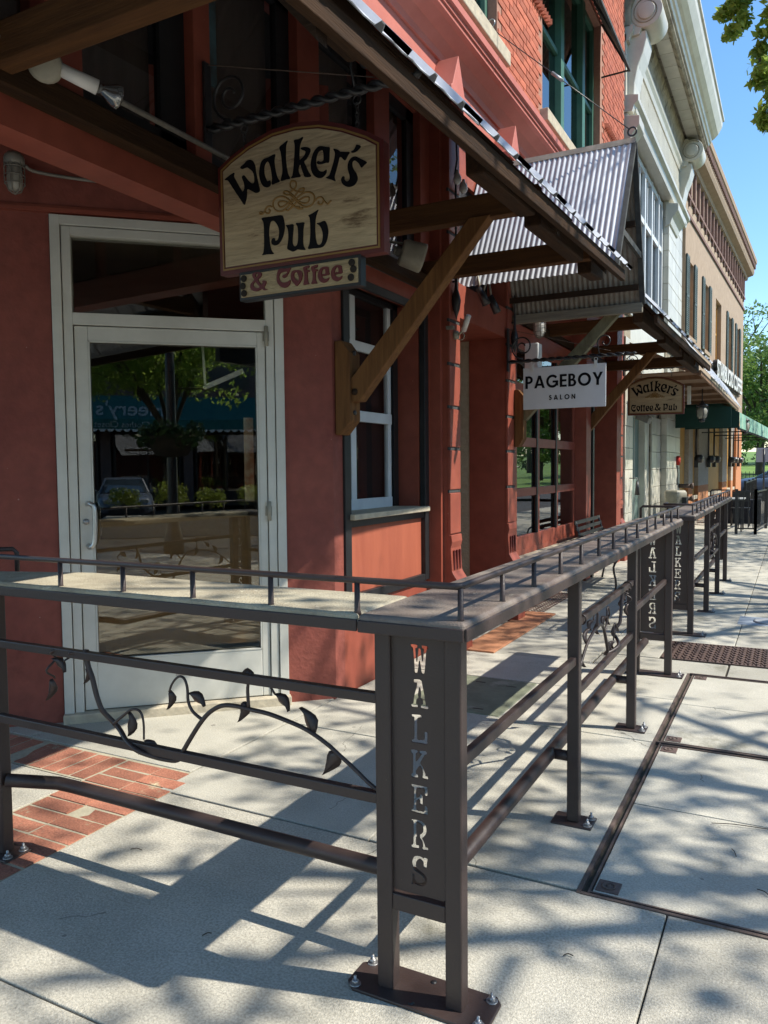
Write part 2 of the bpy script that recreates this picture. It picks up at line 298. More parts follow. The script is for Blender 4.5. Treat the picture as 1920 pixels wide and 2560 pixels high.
def thing(name, label, cat, loc=(0,0,0), group=None):
    o = bpy.data.objects.new(name, None); COL.objects.link(o); o.location = loc; o.empty_display_size = .1
    o['label'] = label; o['category'] = cat
    if group: o['group'] = group
    return o
def obj(name, mb, m_, parent=None, label=None, bev=0, kind=None, segs=2):
    me = mb.mesh(name) if isinstance(mb, MB) else mb
    if isinstance(m_, (list, tuple)):
        for q in m_: me.materials.append(q)
    elif not me.materials: me.materials.append(m_)
    o = bpy.data.objects.new(name, me); COL.objects.link(o)
    if parent is not None:
        o.parent = parent
        if parent.type == 'EMPTY': o.location = -parent.location
        if parent.type == 'EMPTY' and parent.parent is not None: pass
    if label: o['label'] = label
    if kind: o['kind'] = kind
    if bev:
        b = o.modifiers.new('bevel', 'BEVEL'); b.width = bev; b.segments = segs; b.limit_method = 'ANGLE'; b.angle_limit = math.radians(40)
    return o
def solo(name, mb, m_, label, cat, group=None, bev=0):
    o = obj(name, mb, m_, bev=bev); o['label'] = label; o['category'] = cat
    if group: o['group'] = group
    return o
def struct(name, mb, m_, bev=0):
    o = obj(name, mb, m_, bev=bev); o['kind'] = 'structure'; return o
def dup(root, loc, label=None, group=None):
    r = root.copy(); COL.objects.link(r); r.location = loc
    if label: r['label'] = label
    if group: r['group'] = group
    for ch in list(root.children):
        c = ch.copy(); COL.objects.link(c); c.parent = r
        for g_ in ch.children:
            d = g_.copy(); COL.objects.link(d); d.parent = c
    return r
def rc(r, n=24, c=(0,0,0), axis='z', a0=0, a1=2*math.pi):
    out = []
    for i in range(n):
        a = a0+(a1-a0)*i/(n if abs(a1-a0-2*math.pi) < 1e-6 else n-1)
        x, y = r*math.cos(a), r*math.sin(a)
        out.append({'z': (c[0]+x, c[1]+y, c[2]), 'y': (c[0]+x, c[1], c[2]+y), 'x': (c[0], c[1]+x, c[2]+y)}[axis])
    return out
def smooth(pts, k=4, closed=True):
    """Catmull-Rom through 2D/3D points"""
    P_ = [Vector(p) for p in pts]; n = len(P_); out = []
    rng_ = range(n) if closed else range(n-1)
    for i in rng_:
        p0 = P_[(i-1) % n] if closed else P_[max(i-1, 0)]; p1 = P_[i]; p2 = P_[(i+1) % n] if closed else P_[min(i+1, n-1)]
        p3 = P_[(i+2) % n] if closed else P_[min(i+2, n-1)]
        for j in range(k):
            t = j/k
            out.append(.5*((2*p1)+(p2-p0)*t+(2*p0-5*p1+4*p2-p3)*t*t+(3*p1-p0-3*p2+p3)*t**3))
    if not closed: out.append(P_[-1])
    return out
def shape(loops, depth, o, u, v, bevel=0):
    """filled 2D curve (holes even-odd) -> mesh in the plane o,u,v, centred thickness = depth"""
    cu = bpy.data.curves.new('c', 'CURVE'); cu.dimensions = '2D'; cu.fill_mode = 'BOTH'; cu.extrude = depth/2; cu.bevel_depth = bevel
    for lp in loops:
        sp = cu.splines.new('POLY'); sp.points.add(len(lp)-1)
        for i, p in enumerate(lp): sp.points[i].co = (p[0], p[1], 0, 1)
        sp.use_cyclic_u = True
    ob = bpy.data.objects.new('c', cu); me = bpy.data.meshes.new_from_object(ob)
    u = Vector(u); v = Vector(v); w_ = u.cross(v)
    M_ = Matrix((u, v, w_)).transposed().to_4x4(); M_.translation = Vector(o); me.transform(M_); me.materials.clear()
    bpy.data.objects.remove(ob); bpy.data.curves.remove(cu); return me
def text(s_, size, depth, o, u, v, align='CENTER', sx=1.0, bold=0.0, space=1.0):
    cu = bpy.data.curves.new('t', 'FONT'); cu.body = s_; cu.size = size; cu.extrude = depth/2; cu.align_x = align; cu.offset = bold; cu.space_character = space
    ob = bpy.data.objects.new('t', cu); me = bpy.data.meshes.new_from_object(ob)
    u = Vector(u)*sx; v = Vector(v); w_ = Vector(u).cross(v).normalized()
    M_ = Matrix((u, v, w_)).transposed().to_4x4(); M_.translation = Vector(o); me.transform(M_); me.materials.clear()
    bpy.data.objects.remove(ob); bpy.data.curves.remove(cu); return me
def join_meshes(name, mes):
    mb = MB()
    for me in mes: mb.add([tuple(v.co) for v in me.vertices], [tuple(p.vertices) for p in me.polygons])
    return mb
def mm(pts, o=(0,0), s=1.0): return [(o[0]+a*.001*s, o[1]+b*.001*s) for a, b in pts]
def leaves(centers, radii, per, size, squash=.8, droop=0.0):
    """leaf cloud: many small rhombic leaves spread through clump volumes"""
    C_ = np.repeat(np.array(centers), per, axis=0); R_ = np.repeat(np.array(radii), per)[:, None]
    n = len(C_)
    P_ = rng.normal(size=(n, 3)); P_ /= np.linalg.norm(P_, axis=1)[:, None]; P_ *= (rng.random((n, 1))**.45)*R_; P_[:, 2] *= squash
    P_ = P_+C_
    u = rng.normal(size=(n, 3)); u[:, 2] -= droop; u /= np.linalg.norm(u, axis=1)[:, None]
    t = rng.normal(size=(n, 3)); v = np.cross(u, t); v /= np.linalg.norm(v, axis=1)[:, None]
    sz = size*(.6+.8*rng.random((n, 1)))
    V_ = np.stack([P_-u*sz, P_+v*sz*.42, P_+u*sz, P_-v*sz*.42], axis=1).reshape(-1, 3)
    me = bpy.data.meshes.new('leaves'); me.vertices.add(4*n); me.vertices.foreach_set('co', V_.astype(np.float32).ravel())
    me.loops.add(4*n); me.loops.foreach_set('vertex_index', np.arange(4*n, dtype=np.int32))
    me.polygons.add(n); me.polygons.foreach_set('loop_start', np.arange(0, 4*n, 4, dtype=np.int32))
    me.polygons.foreach_set('loop_total', np.full(n, 4, dtype=np.int32)); me.update(calc_edges=True); me.validate(); return me

DATA = json.loads('''{"walkers":{"w":[[-415,110],[-359,132],[-360,116],[-345,89],[-328,61],[-312,37],[-302,38],[-297,53],[-301,76],[-311,101],[-298,109],[-279,86],[-262,70],[-251,63],[-240,64],[-238,79],[-240,99],[-248,117],[-266,133],[-283,143],[-309,140],[-320,150],[-297,162],[-282,173],[-265,175],[-248,169],[-233,145],[-229,118],[-222,85],[-214,52],[-207,24],[-215,16],[-232,15],[-251,25],[-280,41],[-283,23],[-286,1],[-294,-20],[-301,-29],[-318,-7],[-344,29],[-372,68],[-395,100]],"a":[[-117,173],[-153,166],[-181,163],[-198,148],[-207,118],[-209,92],[-202,64],[-189,41],[-170,30],[-150,32],[-144,45],[-147,58],[-161,57],[-169,67],[-177,86],[-180,113],[-176,135],[-164,147],[-153,142],[-143,116],[-138,88],[-135,65],[-138,38],[-117,40],[-93,45],[-105,64],[-114,93],[-119,120],[-121,147]],"l":[[-45,221],[-64,213],[-91,199],[-84,175],[-79,139],[-76,103],[-77,77],[-86,46],[-56,47],[-34,48],[-45,71],[-52,104],[-56,139],[-55,174],[-53,200]],"k":[[41,220],[17,215],[-9,215],[-5,191],[-7,156],[-11,118],[-15,84],[-21,58],[-29,48],[-2,46],[24,46],[15,65],[13,83],[19,98],[25,98],[30,80],[40,56],[48,40],[81,37],[67,60],[54,88],[44,110],[57,118],[73,137],[80,153],[74,165],[53,173],[27,174],[34,164],[50,156],[53,147],[42,132],[23,122],[19,125],[20,164],[26,193]],"e":[[182,146],[167,151],[141,160],[121,160],[100,145],[86,117],[80,88],[84,61],[95,40],[113,25],[134,20],[152,26],[163,39],[164,52],[150,46],[137,48],[124,56],[113,73],[109,96],[112,116],[121,136],[133,142],[144,141],[149,127],[150,109],[148,95],[135,92],[122,98],[113,93],[119,84],[140,81],[161,82],[176,81],[180,99],[181,125]],"r":[[202,136],[227,127],[238,117],[250,114],[267,110],[286,105],[277,94],[264,76],[254,79],[242,92],[233,92],[227,74],[219,50],[210,26],[206,10],[210,-8],[185,5],[160,16],[178,23],[188,43],[199,70],[207,94],[210,117]],"q":[[322,131],[343,121],[334,110],[317,101],[297,101],[295,107],[307,111],[316,122]],"s":[[372,47],[360,37],[344,28],[333,46],[316,62],[306,65],[299,58],[299,44],[306,26],[318,9],[325,-11],[320,-29],[305,-42],[280,-45],[258,-36],[244,-21],[241,-3],[251,7],[258,2],[257,-6],[266,-17],[278,-18],[285,-9],[283,9],[277,27],[275,48],[282,68],[297,80],[317,81],[341,67]]},"pub":{"P":[[-198,-108],[-146,-109],[-90,-111],[-77,-121],[-71,-143],[-68,-165],[-72,-188],[-79,-211],[-93,-231],[-109,-243],[-126,-245],[-141,-238],[-146,-227],[-144,-217],[-134,-210],[-124,-213],[-125,-220],[-119,-225],[-109,-221],[-102,-205],[-100,-184],[-104,-165],[-114,-147],[-127,-133],[-140,-129],[-150,-135],[-156,-155],[-159,-184],[-157,-216],[-153,-247],[-143,-270],[-133,-283],[-167,-281],[-201,-280],[-193,-271],[-188,-242],[-187,-201],[-187,-158],[-190,-128]],"u":[[-62,-162],[-45,-162],[-21,-163],[-20,-177],[-22,-198],[-25,-224],[-26,-246],[-21,-259],[-13,-265],[-3,-262],[3,-250],[6,-229],[6,-202],[3,-178],[-5,-161],[16,-162],[40,-164],[37,-181],[34,-201],[33,-225],[32,-248],[35,-270],[45,-288],[23,-286],[1,-281],[-12,-285],[-25,-287],[-38,-282],[-52,-274],[-56,-265],[-52,-247],[-48,-221],[-49,-195],[-54,-174]],"b":[[118,-119],[102,-124],[83,-131],[64,-136],[70,-146],[73,-170],[74,-205],[72,-238],[68,-264],[59,-286],[87,-288],[118,-290],[140,-287],[156,-271],[166,-246],[169,-221],[165,-200],[157,-180],[148,-173],[126,-177],[108,-179],[123,-191],[134,-208],[140,-230],[139,-253],[133,-270],[122,-277],[112,-274],[105,-261],[101,-237],[99,-208],[100,-177],[103,-154],[110,-134]]},"coffee":{"&":[[-227,-366],[-210,-369],[-199,-378],[-204,-390],[-216,-398],[-220,-405],[-211,-417],[-202,-429],[-195,-424],[-194,-417],[-197,-413],[-189,-410],[-176,-414],[-174,-423],[-181,-435],[-186,-442],[-179,-451],[-167,-455],[-180,-457],[-191,-455],[-200,-448],[-217,-454],[-240,-455],[-259,-447],[-267,-433],[-264,-418],[-251,-407],[-243,-400],[-251,-388],[-254,-376],[-246,-368]],"&h1":[[-229,-372],[-222,-378],[-225,-387],[-230,-390],[-235,-382]],"&h2":[[-237,-410],[-228,-421],[-216,-433],[-212,-439],[-226,-442],[-242,-436],[-249,-426],[-247,-417]],"C":[[-32,-369],[-39,-382],[-50,-399],[-62,-410],[-75,-412],[-81,-404],[-73,-398],[-62,-396],[-52,-389],[-56,-385],[-77,-384],[-93,-388],[-99,-400],[-98,-415],[-89,-427],[-71,-434],[-51,-432],[-38,-426],[-37,-435],[-42,-448],[-58,-457],[-76,-457],[-94,-448],[-108,-431],[-113,-412],[-111,-393],[-104,-374],[-90,-366],[-68,-370],[-45,-371]],"o":[[-1,-385],[21,-389],[31,-403],[30,-421],[22,-438],[0,-458],[-15,-445],[-29,-429],[-33,-410],[-28,-392],[-19,-385]],"oh":[[-3,-393],[5,-402],[12,-419],[11,-432],[5,-434],[-8,-424],[-15,-412],[-14,-399]],"f":[[70,-373],[50,-374],[39,-377],[37,-386],[42,-401],[43,-419],[41,-437],[37,-457],[53,-456],[67,-456],[61,-441],[59,-421],[60,-401],[67,-402],[71,-395],[58,-390],[54,-384],[65,-384]],"g":[[115,-375],[96,-377],[83,-380],[80,-389],[87,-406],[88,-424],[86,-442],[80,-457],[96,-458],[111,-458],[104,-443],[103,-423],[104,-403],[113,-403],[115,-396],[102,-392],[98,-387],[111,-386]],"e":[[173,-393],[156,-389],[139,-390],[126,-398],[118,-414],[117,-431],[125,-449],[140,-459],[155,-459],[170,-452],[176,-440],[163,-444],[151,-442],[140,-434],[136,-419],[138,-405],[147,-397],[155,-402],[157,-413],[155,-421],[144,-420],[136,-424],[140,-429],[155,-429],[176,-426],[174,-410]],"E":[[241,-395],[225,-391],[208,-392],[195,-400],[187,-415],[187,-433],[194,-450],[209,-460],[224,-460],[238,-453],[245,-441],[232,-445],[220,-443],[209,-435],[205,-421],[208,-407],[216,-399],[224,-403],[226,-414],[224,-422],[214,-421],[205,-425],[209,-430],[224,-430],[245,-427],[243,-411]]},"orn":[[[35,-99],[8,-96],[-18,-77],[-46,-46],[-75,-28],[-105,-25],[-128,-36],[-134,-56],[-123,-79],[-100,-91],[-73,-90],[-47,-75],[-21,-58],[9,-42],[41,-29],[69,-31],[91,-46],[97,-65],[87,-86],[62,-95],[40,-92],[18,-78],[-11,-52],[-36,-27],[-59,-22],[-73,-11],[-65,-5],[-46,-11],[-20,-32],[11,-64],[34,-75],[56,-77],[67,-68],[66,-54],[47,-50],[24,-55],[-5,-69],[-31,-86],[-50,-95],[-63,-89]],[[17,-90],[-11,-84],[-47,-62],[-76,-49],[-99,-48],[-104,-58],[-93,-72],[-73,-71],[-47,-60],[-17,-41],[3,-23],[19,-9],[40,-9],[36,-21],[19,-22],[0,-16],[-16,-6],[-32,7],[-35,23],[-29,34],[-16,34],[-3,25],[-2,9],[-13,-4],[-29,-12],[-36,-22]],[[-139,-65],[-155,-58],[-172,-63],[-181,-75],[-174,-87],[-159,-90],[-151,-80],[-159,-73]],[[-181,-75],[-190,-85],[-200,-89],[-212,-84],[-208,-78],[-196,-81]],[[100,-76],[113,-66],[133,-65],[145,-78],[137,-95],[125,-96],[115,-88],[122,-82]],[[145,-78],[156,-92],[168,-100],[177,-93],[187,-88]]],"cut":{"W":[[-23,1014],[-3,1014],[-2,1010],[-3,1005],[-8,1004],[-7,989],[-5,969],[-4,968],[-2,986],[0,1002],[3,1005],[8,1003],[9,994],[11,978],[13,969],[15,986],[16,1003],[11,1005],[10,1012],[12,1014],[29,1013],[31,1010],[30,1005],[26,1003],[24,987],[22,963],[19,938],[16,935],[11,935],[8,942],[6,958],[3,970],[1,954],[-2,939],[-4,935],[-10,935],[-12,938],[-13,959],[-15,983],[-17,1003],[-21,1006]],"A":[[-15,914],[-12,917],[4,918],[11,913],[13,901],[19,875],[23,848],[28,848],[30,844],[28,838],[8,838],[6,842],[6,847],[13,849],[12,860],[10,865],[6,865],[6,872],[7,875],[6,887],[3,896],[1,888],[-1,874],[0,871],[0,865],[-5,863],[-7,849],[-3,848],[-2,843],[-4,839],[-21,838],[-23,842],[-23,847],[-17,848],[-15,864],[-11,881],[-6,896],[-6,907],[-13,907],[-15,910]],"L":[[-22,817],[-12,818],[5,819],[10,815],[8,810],[-3,809],[-4,784],[-4,749],[7,749],[15,750],[17,756],[17,772],[19,773],[27,772],[26,750],[25,739],[1,739],[-20,738],[-23,744],[-22,747],[-15,748],[-15,776],[-14,808],[-20,810]],"K":[[-24,717],[-5,718],[-3,714],[-5,710],[-9,708],[-9,685],[1,697],[7,706],[8,708],[3,710],[1,715],[3,718],[21,719],[25,714],[24,710],[18,708],[10,695],[5,685],[6,680],[12,674],[16,665],[20,655],[20,649],[26,649],[28,645],[27,640],[15,640],[10,641],[10,645],[11,651],[10,661],[6,670],[1,674],[-4,667],[-9,660],[-9,651],[-5,650],[-3,647],[-4,640],[-21,639],[-25,643],[-24,648],[-20,650],[-19,669],[-19,703],[-23,707]],"E":[[-24,619],[-15,619],[20,619],[26,616],[25,594],[21,592],[16,594],[16,611],[7,611],[-8,609],[-8,585],[1,586],[2,593],[5,595],[11,591],[11,580],[11,567],[7,565],[2,568],[2,577],[-8,575],[-8,548],[5,547],[15,547],[16,563],[20,564],[25,560],[26,547],[25,539],[1,539],[-23,540],[-25,544],[-24,549],[-19,549],[-17,576],[-17,608],[-22,610],[-24,614]],"R":[[-25,517],[-14,519],[1,519],[14,515],[21,505],[22,492],[18,481],[10,472],[9,469],[15,459],[19,447],[25,447],[27,443],[25,438],[13,437],[9,437],[8,442],[10,445],[9,455],[6,463],[1,468],[1,479],[6,481],[11,489],[10,501],[5,509],[-4,512],[-9,512],[-9,478],[-7,476],[-8,471],[-10,469],[-10,448],[-2,448],[-1,443],[-2,438],[-23,436],[-26,440],[-25,447],[-20,448],[-19,510],[-24,513]],"S":[[12,413],[14,416],[21,416],[25,413],[23,403],[22,388],[19,387],[12,388],[11,397],[9,403],[3,407],[-3,407],[-9,401],[-11,392],[-10,383],[-3,378],[9,372],[18,366],[23,356],[22,346],[17,338],[9,333],[-2,332],[-12,334],[-16,334],[-21,331],[-25,333],[-24,349],[-25,359],[-21,363],[-16,360],[-15,351],[-11,343],[-2,340],[8,342],[13,348],[13,356],[7,363],[-4,368],[-16,373],[-22,382],[-24,394],[-20,407],[-12,415],[-1,417],[8,416]]},"vine":[[[313,866],[320,815],[341,768],[361,704],[393,642],[436,599],[479,581],[544,559],[607,541],[669,525],[705,525],[741,555],[788,621],[833,681],[873,721],[921,747],[977,753],[1031,750],[1102,746],[1171,734],[1229,721],[1270,706],[1319,682],[1358,657],[1405,627],[1451,594],[1487,574]],[[436,616],[482,651],[527,681],[564,679],[579,645],[579,584]],[[838,690],[800,711],[781,743],[778,789],[764,818],[739,819],[713,793],[699,764]],[[1027,757],[1025,819],[1038,850],[1065,861],[1095,850],[1129,811]],[[313,860],[263,855],[233,844],[220,821]],[[227,839],[168,854],[135,821],[127,777],[123,738]]],"leaf":[[[782,770],[844,733]],[[699,767],[687,703]],[[1009,770],[983,703]],[[1129,811],[1175,763]],[[1269,709],[1218,780]],[[1346,666],[1297,587]],[[507,585],[510,667]],[[310,798],[296,744]],[[135,817],[194,772]],[[123,738],[96,657]],[[1043,865],[969,833]],[[582,581],[627,532]],[[566,570],[553,528]]],"sign1_out":[[-464,162],[-452,-342],[450,-355],[452,118],[377,166],[255,230],[129,272],[-2,291],[-137,291],[-279,253],[-389,206]],"sign1_in":[[-437,123],[-432,-292],[403,-312],[402,100],[316,157],[192,215],[64,244],[-70,250],[-209,228],[-331,184]],"plank":[[-333,-348],[-336,-472],[327,-476],[323,-365]]}''')
# ---------------------------------------------------------------- ground, sidewalk, road
g = MB(); g.quad((-150,-150,-.16),(150,-150,-.16),(150,260,-.16),(-150,260,-.16)); struct('ground', g, DIRT)
g = MB(); g.box(-30, 3.0, -60, 36.5, -.155, -.014); struct('sidewalk_base', g, DIRT)
swk = MB(); swk.box(2.86, 3.0, -60, 36.5, -.15, .0); sidewalk = struct('kerb', swk, KERBM)
g = MB(); g.quad((3.0,-60,-.15),(14.0,-60,-.15),(14.0,60,-.15),(3.0,60,-.15)); road = struct('road', g, ASPH)
g = MB(); g.quad((-60,36.5,-.02),(60,36.5,-.02),(60,47.5,-.02),(-60,47.5,-.02)); struct('side_road', g, ASPH)
sb = MB(); sb.box(-2.62, -2.6, 0, .01, -.014, -.012)
walk = struct('sidewalk', sb, DIRT)
def slab(x0, x1, y0, y1, m_=CONC, z=0.0):
    gp = .003; mb = MB()
    mb.box(x0+gp, x1-gp, y0+gp, y1-gp, -.05, z+random.uniform(-.0025, .0025))
    obj('slab', mb, m_, walk, bev=.004)
ys = [-6, -4.7, -3.4, -2.1, -1.0, .2, 1.45, 2.69]
for i in range(len(ys)-1):
    y0, y1 = ys[i], ys[i+1]
    xs = [-9, -7.2, -5.4, -3.05, -2.555, -.35, 1.2, 2.86]
    if i < 5: xs.remove(-3.05)
    for j in range(len(xs)-1):
        if y0 > 1.4 and xs[j+1] <= -2.5: continue
        if y0 > .1 and xs[j+1] == -2.555: continue
        slab(xs[j], xs[j+1], y0, y1, CONC2 if i in (3,4,5,6) else CONC)
# left of the brick strip, next to the corner door
slab(-9, -5.2, 1.45, 2.04); slab(-5.2, -3.05, 1.45, 2.02)
slab(-3.85, -3.045, 2.03, 2.615, CONC2); slab(-5.2, -3.86, 2.03, 2.615)
slab(-9, -5.2, 2.05, 3.3)
# in front of the door and along the shop fronts
slab(-5.2, -3.82, 2.93, 4.4); slab(-3.81, -2.64, 2.93, 4.5)
ys = [2.70, 3.78, 4.38, 5.24, 5.96, 6.35, 7.01, 7.7, 8.95, 10.2, 11.45, 12.7, 14.0, 15.4, 16.8, 18.4, 20.0, 22, 24, 26, 28.5, 31, 33.5, 36.5]
for i in range(len(ys)-1):
    y0, y1 = ys[i], ys[i+1]
    if y0 < 5.9:
        slab(-2.63, -1.5, y0, y1); slab(-1.5, -.655, y0, y1)
    else:
        slab(-2.7, -1.35, y0, y1)
        if y0 > 6.9: slab(-1.35, -.41, y0, y1)
        elif y0 > 6.3: slab(-1.35, -.91, y0, y1)
        if y0 > 12: slab(-4, -2.7, y0, y1) if y0 > 34 else None
    if y0 < 5.9 or y0 > 6.9 or y0 > 6.3: slab((.95 if y0 < 6.9 else -.41), 1.3, y0, y1)
    slab(1.3, 2.86, y0, y1)
slab(-.40, 1.3, 5.97, 6.34); slab(-1.34, -.41, 5.97, 6.34)
# brick strip (herring corner of the side-street paving)
bp_ = MB(); bp_.box(-3.05, -2.555, .2, 2.93, -.03, -.0035); bp_.box(-6.2, -3.05, 2.62, 2.93, -.03, -.0035)
mj = mat('sandy_mortar', (.42,.38,.28), (.33,.30,.22), scale=20, rough=.95, bump=.4)
paving = struct('brick_paving', bp_, mj)
def paver(x0, x1, y0, y1):
    mb = MB(); z = random.uniform(-.003, .002); mb.box(x0+.0028, x1-.0028, y0+.0028, y1-.0028, -.028, z, jit=.0018); obj('brick', mb, PAVE, paving, bev=.003)
y = .22
while y < 2.60:
    paver(-3.04, -2.8, y, y+.095); paver(-2.8, -2.56, y, y+.095); y += .1
for k in range(3): paver(-2.8, -2.56, 2.62+k*.1, 2.62+k*.1+.095); 
for k in range(3): paver(-3.04, -2.8, 2.62+k*.1, 2.62+k*.1+.095)
x = -3.05
while x > -5.2:
    paver(x-.1, x, 2.63, 2.91); x -= .104

# vault covers framed in steel at the right
vt = thing('vault_cover', 'two concrete-filled vault covers framed in brown steel angle set in the sidewalk', 'vault cover', (.15,4.3,0))
f = MB()
for x in (-.645, .93): f.box(x-.010, x+.004, 2.68, 5.95, -.03, .004)
for x in (-.622, ): f.box(x+.002, x+.010, 2.70, 5.93, -.03, .002)
for y in (2.675, 4.375, 5.945): f.box(-.64, .93, y+.003, y+.017, -.03, .005); 
for y in (2.703, 4.345, 4.403, 5.915): f.box(-.62, .92, y+.001, y+.009, -.03, .003)
obj('frame', f, RUST, vt)
for y0, y1 in ((2.717, 3.53), (3.538, 4.343), (4.417, 5.17), (5.178, 5.913)):
    mb = MB(); mb.box(-.607, .918, y0, y1, -.04, -.001); obj('concrete_infill', mb, CONC, vt, bev=.003)
for y in (2.77, 4.29, 4.47, 5.86):
    mb = MB(); mb.box(-.6, -.52, y-.04, y+.04, -.03, .003); c = obj('corner_plate', mb, CAST, vt, bev=.002)
    mb = MB(); mb.lathe((-.56, y, .003), [(.026,0),(.026,.003),(.018,.003),(.018,.001),(.008,.001),(.008,.004),(.0,.004)], 16); obj('lifting_ring', mb, RUST, c)

def grate(x0, x1, y0, y1, label, tri=True):
    t = thing('tree_grate' if False else 'drain_grate', label, 'grate', ((x0+x1)/2,(y0+y1)/2,0))
    f = MB(); 
    f.box(x0, x1, y0, y0+.018, -.02, .006); f.box(x0, x1, y1-.018, y1, -.02, .006); f.box(x0, x0+.015, y0, y1, -.02, .0055); f.box(x1-.015, x1, y0, y1, -.02, .0055)
    obj('frame', f, CAST, t)
    b = MB(); b.quad((x0,y0,-.009),(x1,y0,-.009),(x1,y1,-.009),(x0,y1,-.009)); obj('pit', b, BLACKP, t)
    lat = MB(); nx = int((x1-x0)/.055); ny = max(2, int((y1-y0)/.075)); dx = (x1-x0)/nx; dy = (y1-y0)/ny
    for j in range(ny):
        ya = y0+j*dy
        lat.box(x0, x1, ya+dy-.004, ya+dy+.004, -.006, .003)
        for i in range(nx):
            xa = x0+i*dx
            lat.beam((xa, ya, 0), (xa+dx/2, ya+dy, 0), .009, .012); lat.beam((xa+dx/2, ya+dy, -.001), (xa+dx, ya, -.001), .009, .012)
    obj('lattice', lat, CAST, t)
grate(-.9, .9, 6.36, 7.0, 'wide brown cast iron drain grate with zigzag bars crossing the right of the sidewalk')
grate(-2.52, -2.27, 7.8, 9.15, 'narrow dark slotted grate lying beyond the orange plywood board')
mb = MB(); mb.box(-2.42, -2.12, 5.93, 7.78, .001, .016); solo('plywood_board', mb, PLYW, 'flat orange plywood board lying on the sidewalk behind the counter rail', 'board', bev=.003)
mb = MB(); mb.box(-2.2, -1.55, 4.42, 5.22, -.01, .004)
mp_ = thing('cover_plate', 'mossy dark green steel cover plate with small slots flush in the sidewalk', 'cover plate', (-1.9,4.8,0))
obj('plate', mb, MOSS, mp_, bev=.01)
sl = MB()
for a, b in ((-2.1,5.1),(-1.95,5.08),(-1.72,5.06),(-2.1,4.52),(-1.75,4.5)): sl.box(a, a+.07, b, b+.012, .003, .0055)
obj('slot', sl, BLACKP, mp_)
mh = thing('utility_cover', 'pale blue-grey square plate with a round lid set in the sidewalk near the grate', 'cover', (-.2,8.25,0))
mb = MB(); mb.box(-.45, .1, 8.02, 8.46, -.01, .004); obj('plate', mb, mat('blue_grey_plate', (.22,.27,.33),(.33,.36,.40), scale=9, rough=.6, stretch=(.3,4,1)), mh, bev=.004)
mb = MB(); mb.lathe((-.17, 8.24, .004), [(.15,0),(.15,.008),(.13,.012),(0,.012)], 24); obj('lid', mb, mat('pale_lid', (.42,.44,.46)), mh)
# little debris: twigs and dry leaves
for (x, y, a, l_, lb_) in ((-.28,3.46,.2,.22,'long curved twig on the upper half of the vault cover'),(-.17,3.2,1.9,.06,'short dark twig near the middle of the vault cover'),(-.05,2.95,2.5,.05,'short twig at the right edge of the vault cover'),(-.6,2.3,.4,.03,'tiny twig on the concrete beside the corner of the steel frame'),(-1.66,1.88,.9,.03,'tiny dark twig in the shadow of the counter rail'),(-2.3,2.2,.3,.05,'thin twig on the sunny slab by the brick strip'),(-1.1,2.3,2.2,.04,'tiny twig behind the letter post')):
    mb = MB(); mb.tube(smooth([(x,y,.006),(x+l_*.4*math.cos(a),y+l_*.4*math.sin(a)+.008,.008),(x+l_*math.cos(a),y+l_*math.sin(a),.006)],3,False), .0018, 5)
    solo('twig', mb, BARK, lb_, 'twig', 'dry twigs scattered on the sidewalk')

# ================================================================ RED PUB BUILDING
pub = thing('pub_building', 'red painted corner pub building with brick upper storey and timber canopies', 'building', (-4,7,0))
FX = -2.63
B = lambda nm, mb, m_, par=pub, **k: obj(nm, mb, m_, par, **k)
# chamfered door wall frame
tD = Vector((.7333,.6799,0)); nD = Vector((.6799,-.7333,0)); oD = Vector((-2.63,4.32,0))
def dx_(p): # (s,out,z) -> world
    return oD + tD*p[0] + nD*p[1] + Vector((0,0,p[2]))
def DW(): return MB(dx_)
mb = DW(); mb.box(-1.66, -2.7, -.25, 0, -.02, 3.9); mb.box(-1.66, -.31, -.25, 0, 2.99, 3.9); mb.box(-.31, .0, -.25, 0, -.02, 3.9)
B('door_wall', mb, RED)
mb = DW(); mb.box(-2.6, -.05, .0, .025, 2.995, 3.02); mb.box(-2.6, -.05, .0, .014, 3.02, 3.035); B('wall_moulding', mb, REDG)
mb = MB(); mb.box(FX-.3, FX, 4.32, 4.44, -.02, 2.79); B('corner_pier', mb, RED)
# side street wall, going left
mb = MB(); mb.box(-16, -4.28, 2.7, 3.0, -.02, 3.9); B('side_wall', mb, RED)
# door frame
fr = DW()
for a, b in ((-1.655,-1.60),(-.365,-.31)): fr.box(a, b, -.05, .022, 0, 2.985)
fr.box(-1.60, -.365, -.05, .022, 2.93, 2.985)
fr.box(-1.595, -1.545, -.06, .012, .02, 2.925); fr.box(-.42, -.37, -.06, .012, .02, 2.925)
fr.box(-1.545, -.42, -.06, .012, 2.875, 2.925); fr.box(-1.545, -.42, -.06, .012, 2.36, 2.43)
frame = B('door_frame', fr, WHITEA, bev=.003)
mb = DW(); mb.box(-1.545, -.42, -.045, -.03, 2.43, 2.875); B('transom_glass', mb, GLASSD)
mb = DW(); mb.box(-1.66, -.3, -.02, .06, -.01, .055); B('threshold', mb, STONE, bev=.006)
dr = DW(); dr.box(-1.54,-1.465,-.05,.0,.06,2.355); dr.box(-.475,-.425,-.05,.0,.06,2.355)
dr.box(-1.465,-.475,-.05,.0,2.27,2.355); dr.box(-1.465,-.475,-.05,.0,.06,.36)
door = B('door', dr, WHITEA, bev=.005)
mb = DW(); mb.box(-1.465,-.475,-.032,-.022,.36,2.27); B('glass', mb, GLASSD, door)
mb = DW()
for a,b,c,d in ((-1.465,-.475,.36,.368),(-1.465,-.475,2.262,2.27)): mb.box(a,b,-.02,.003,c,d)
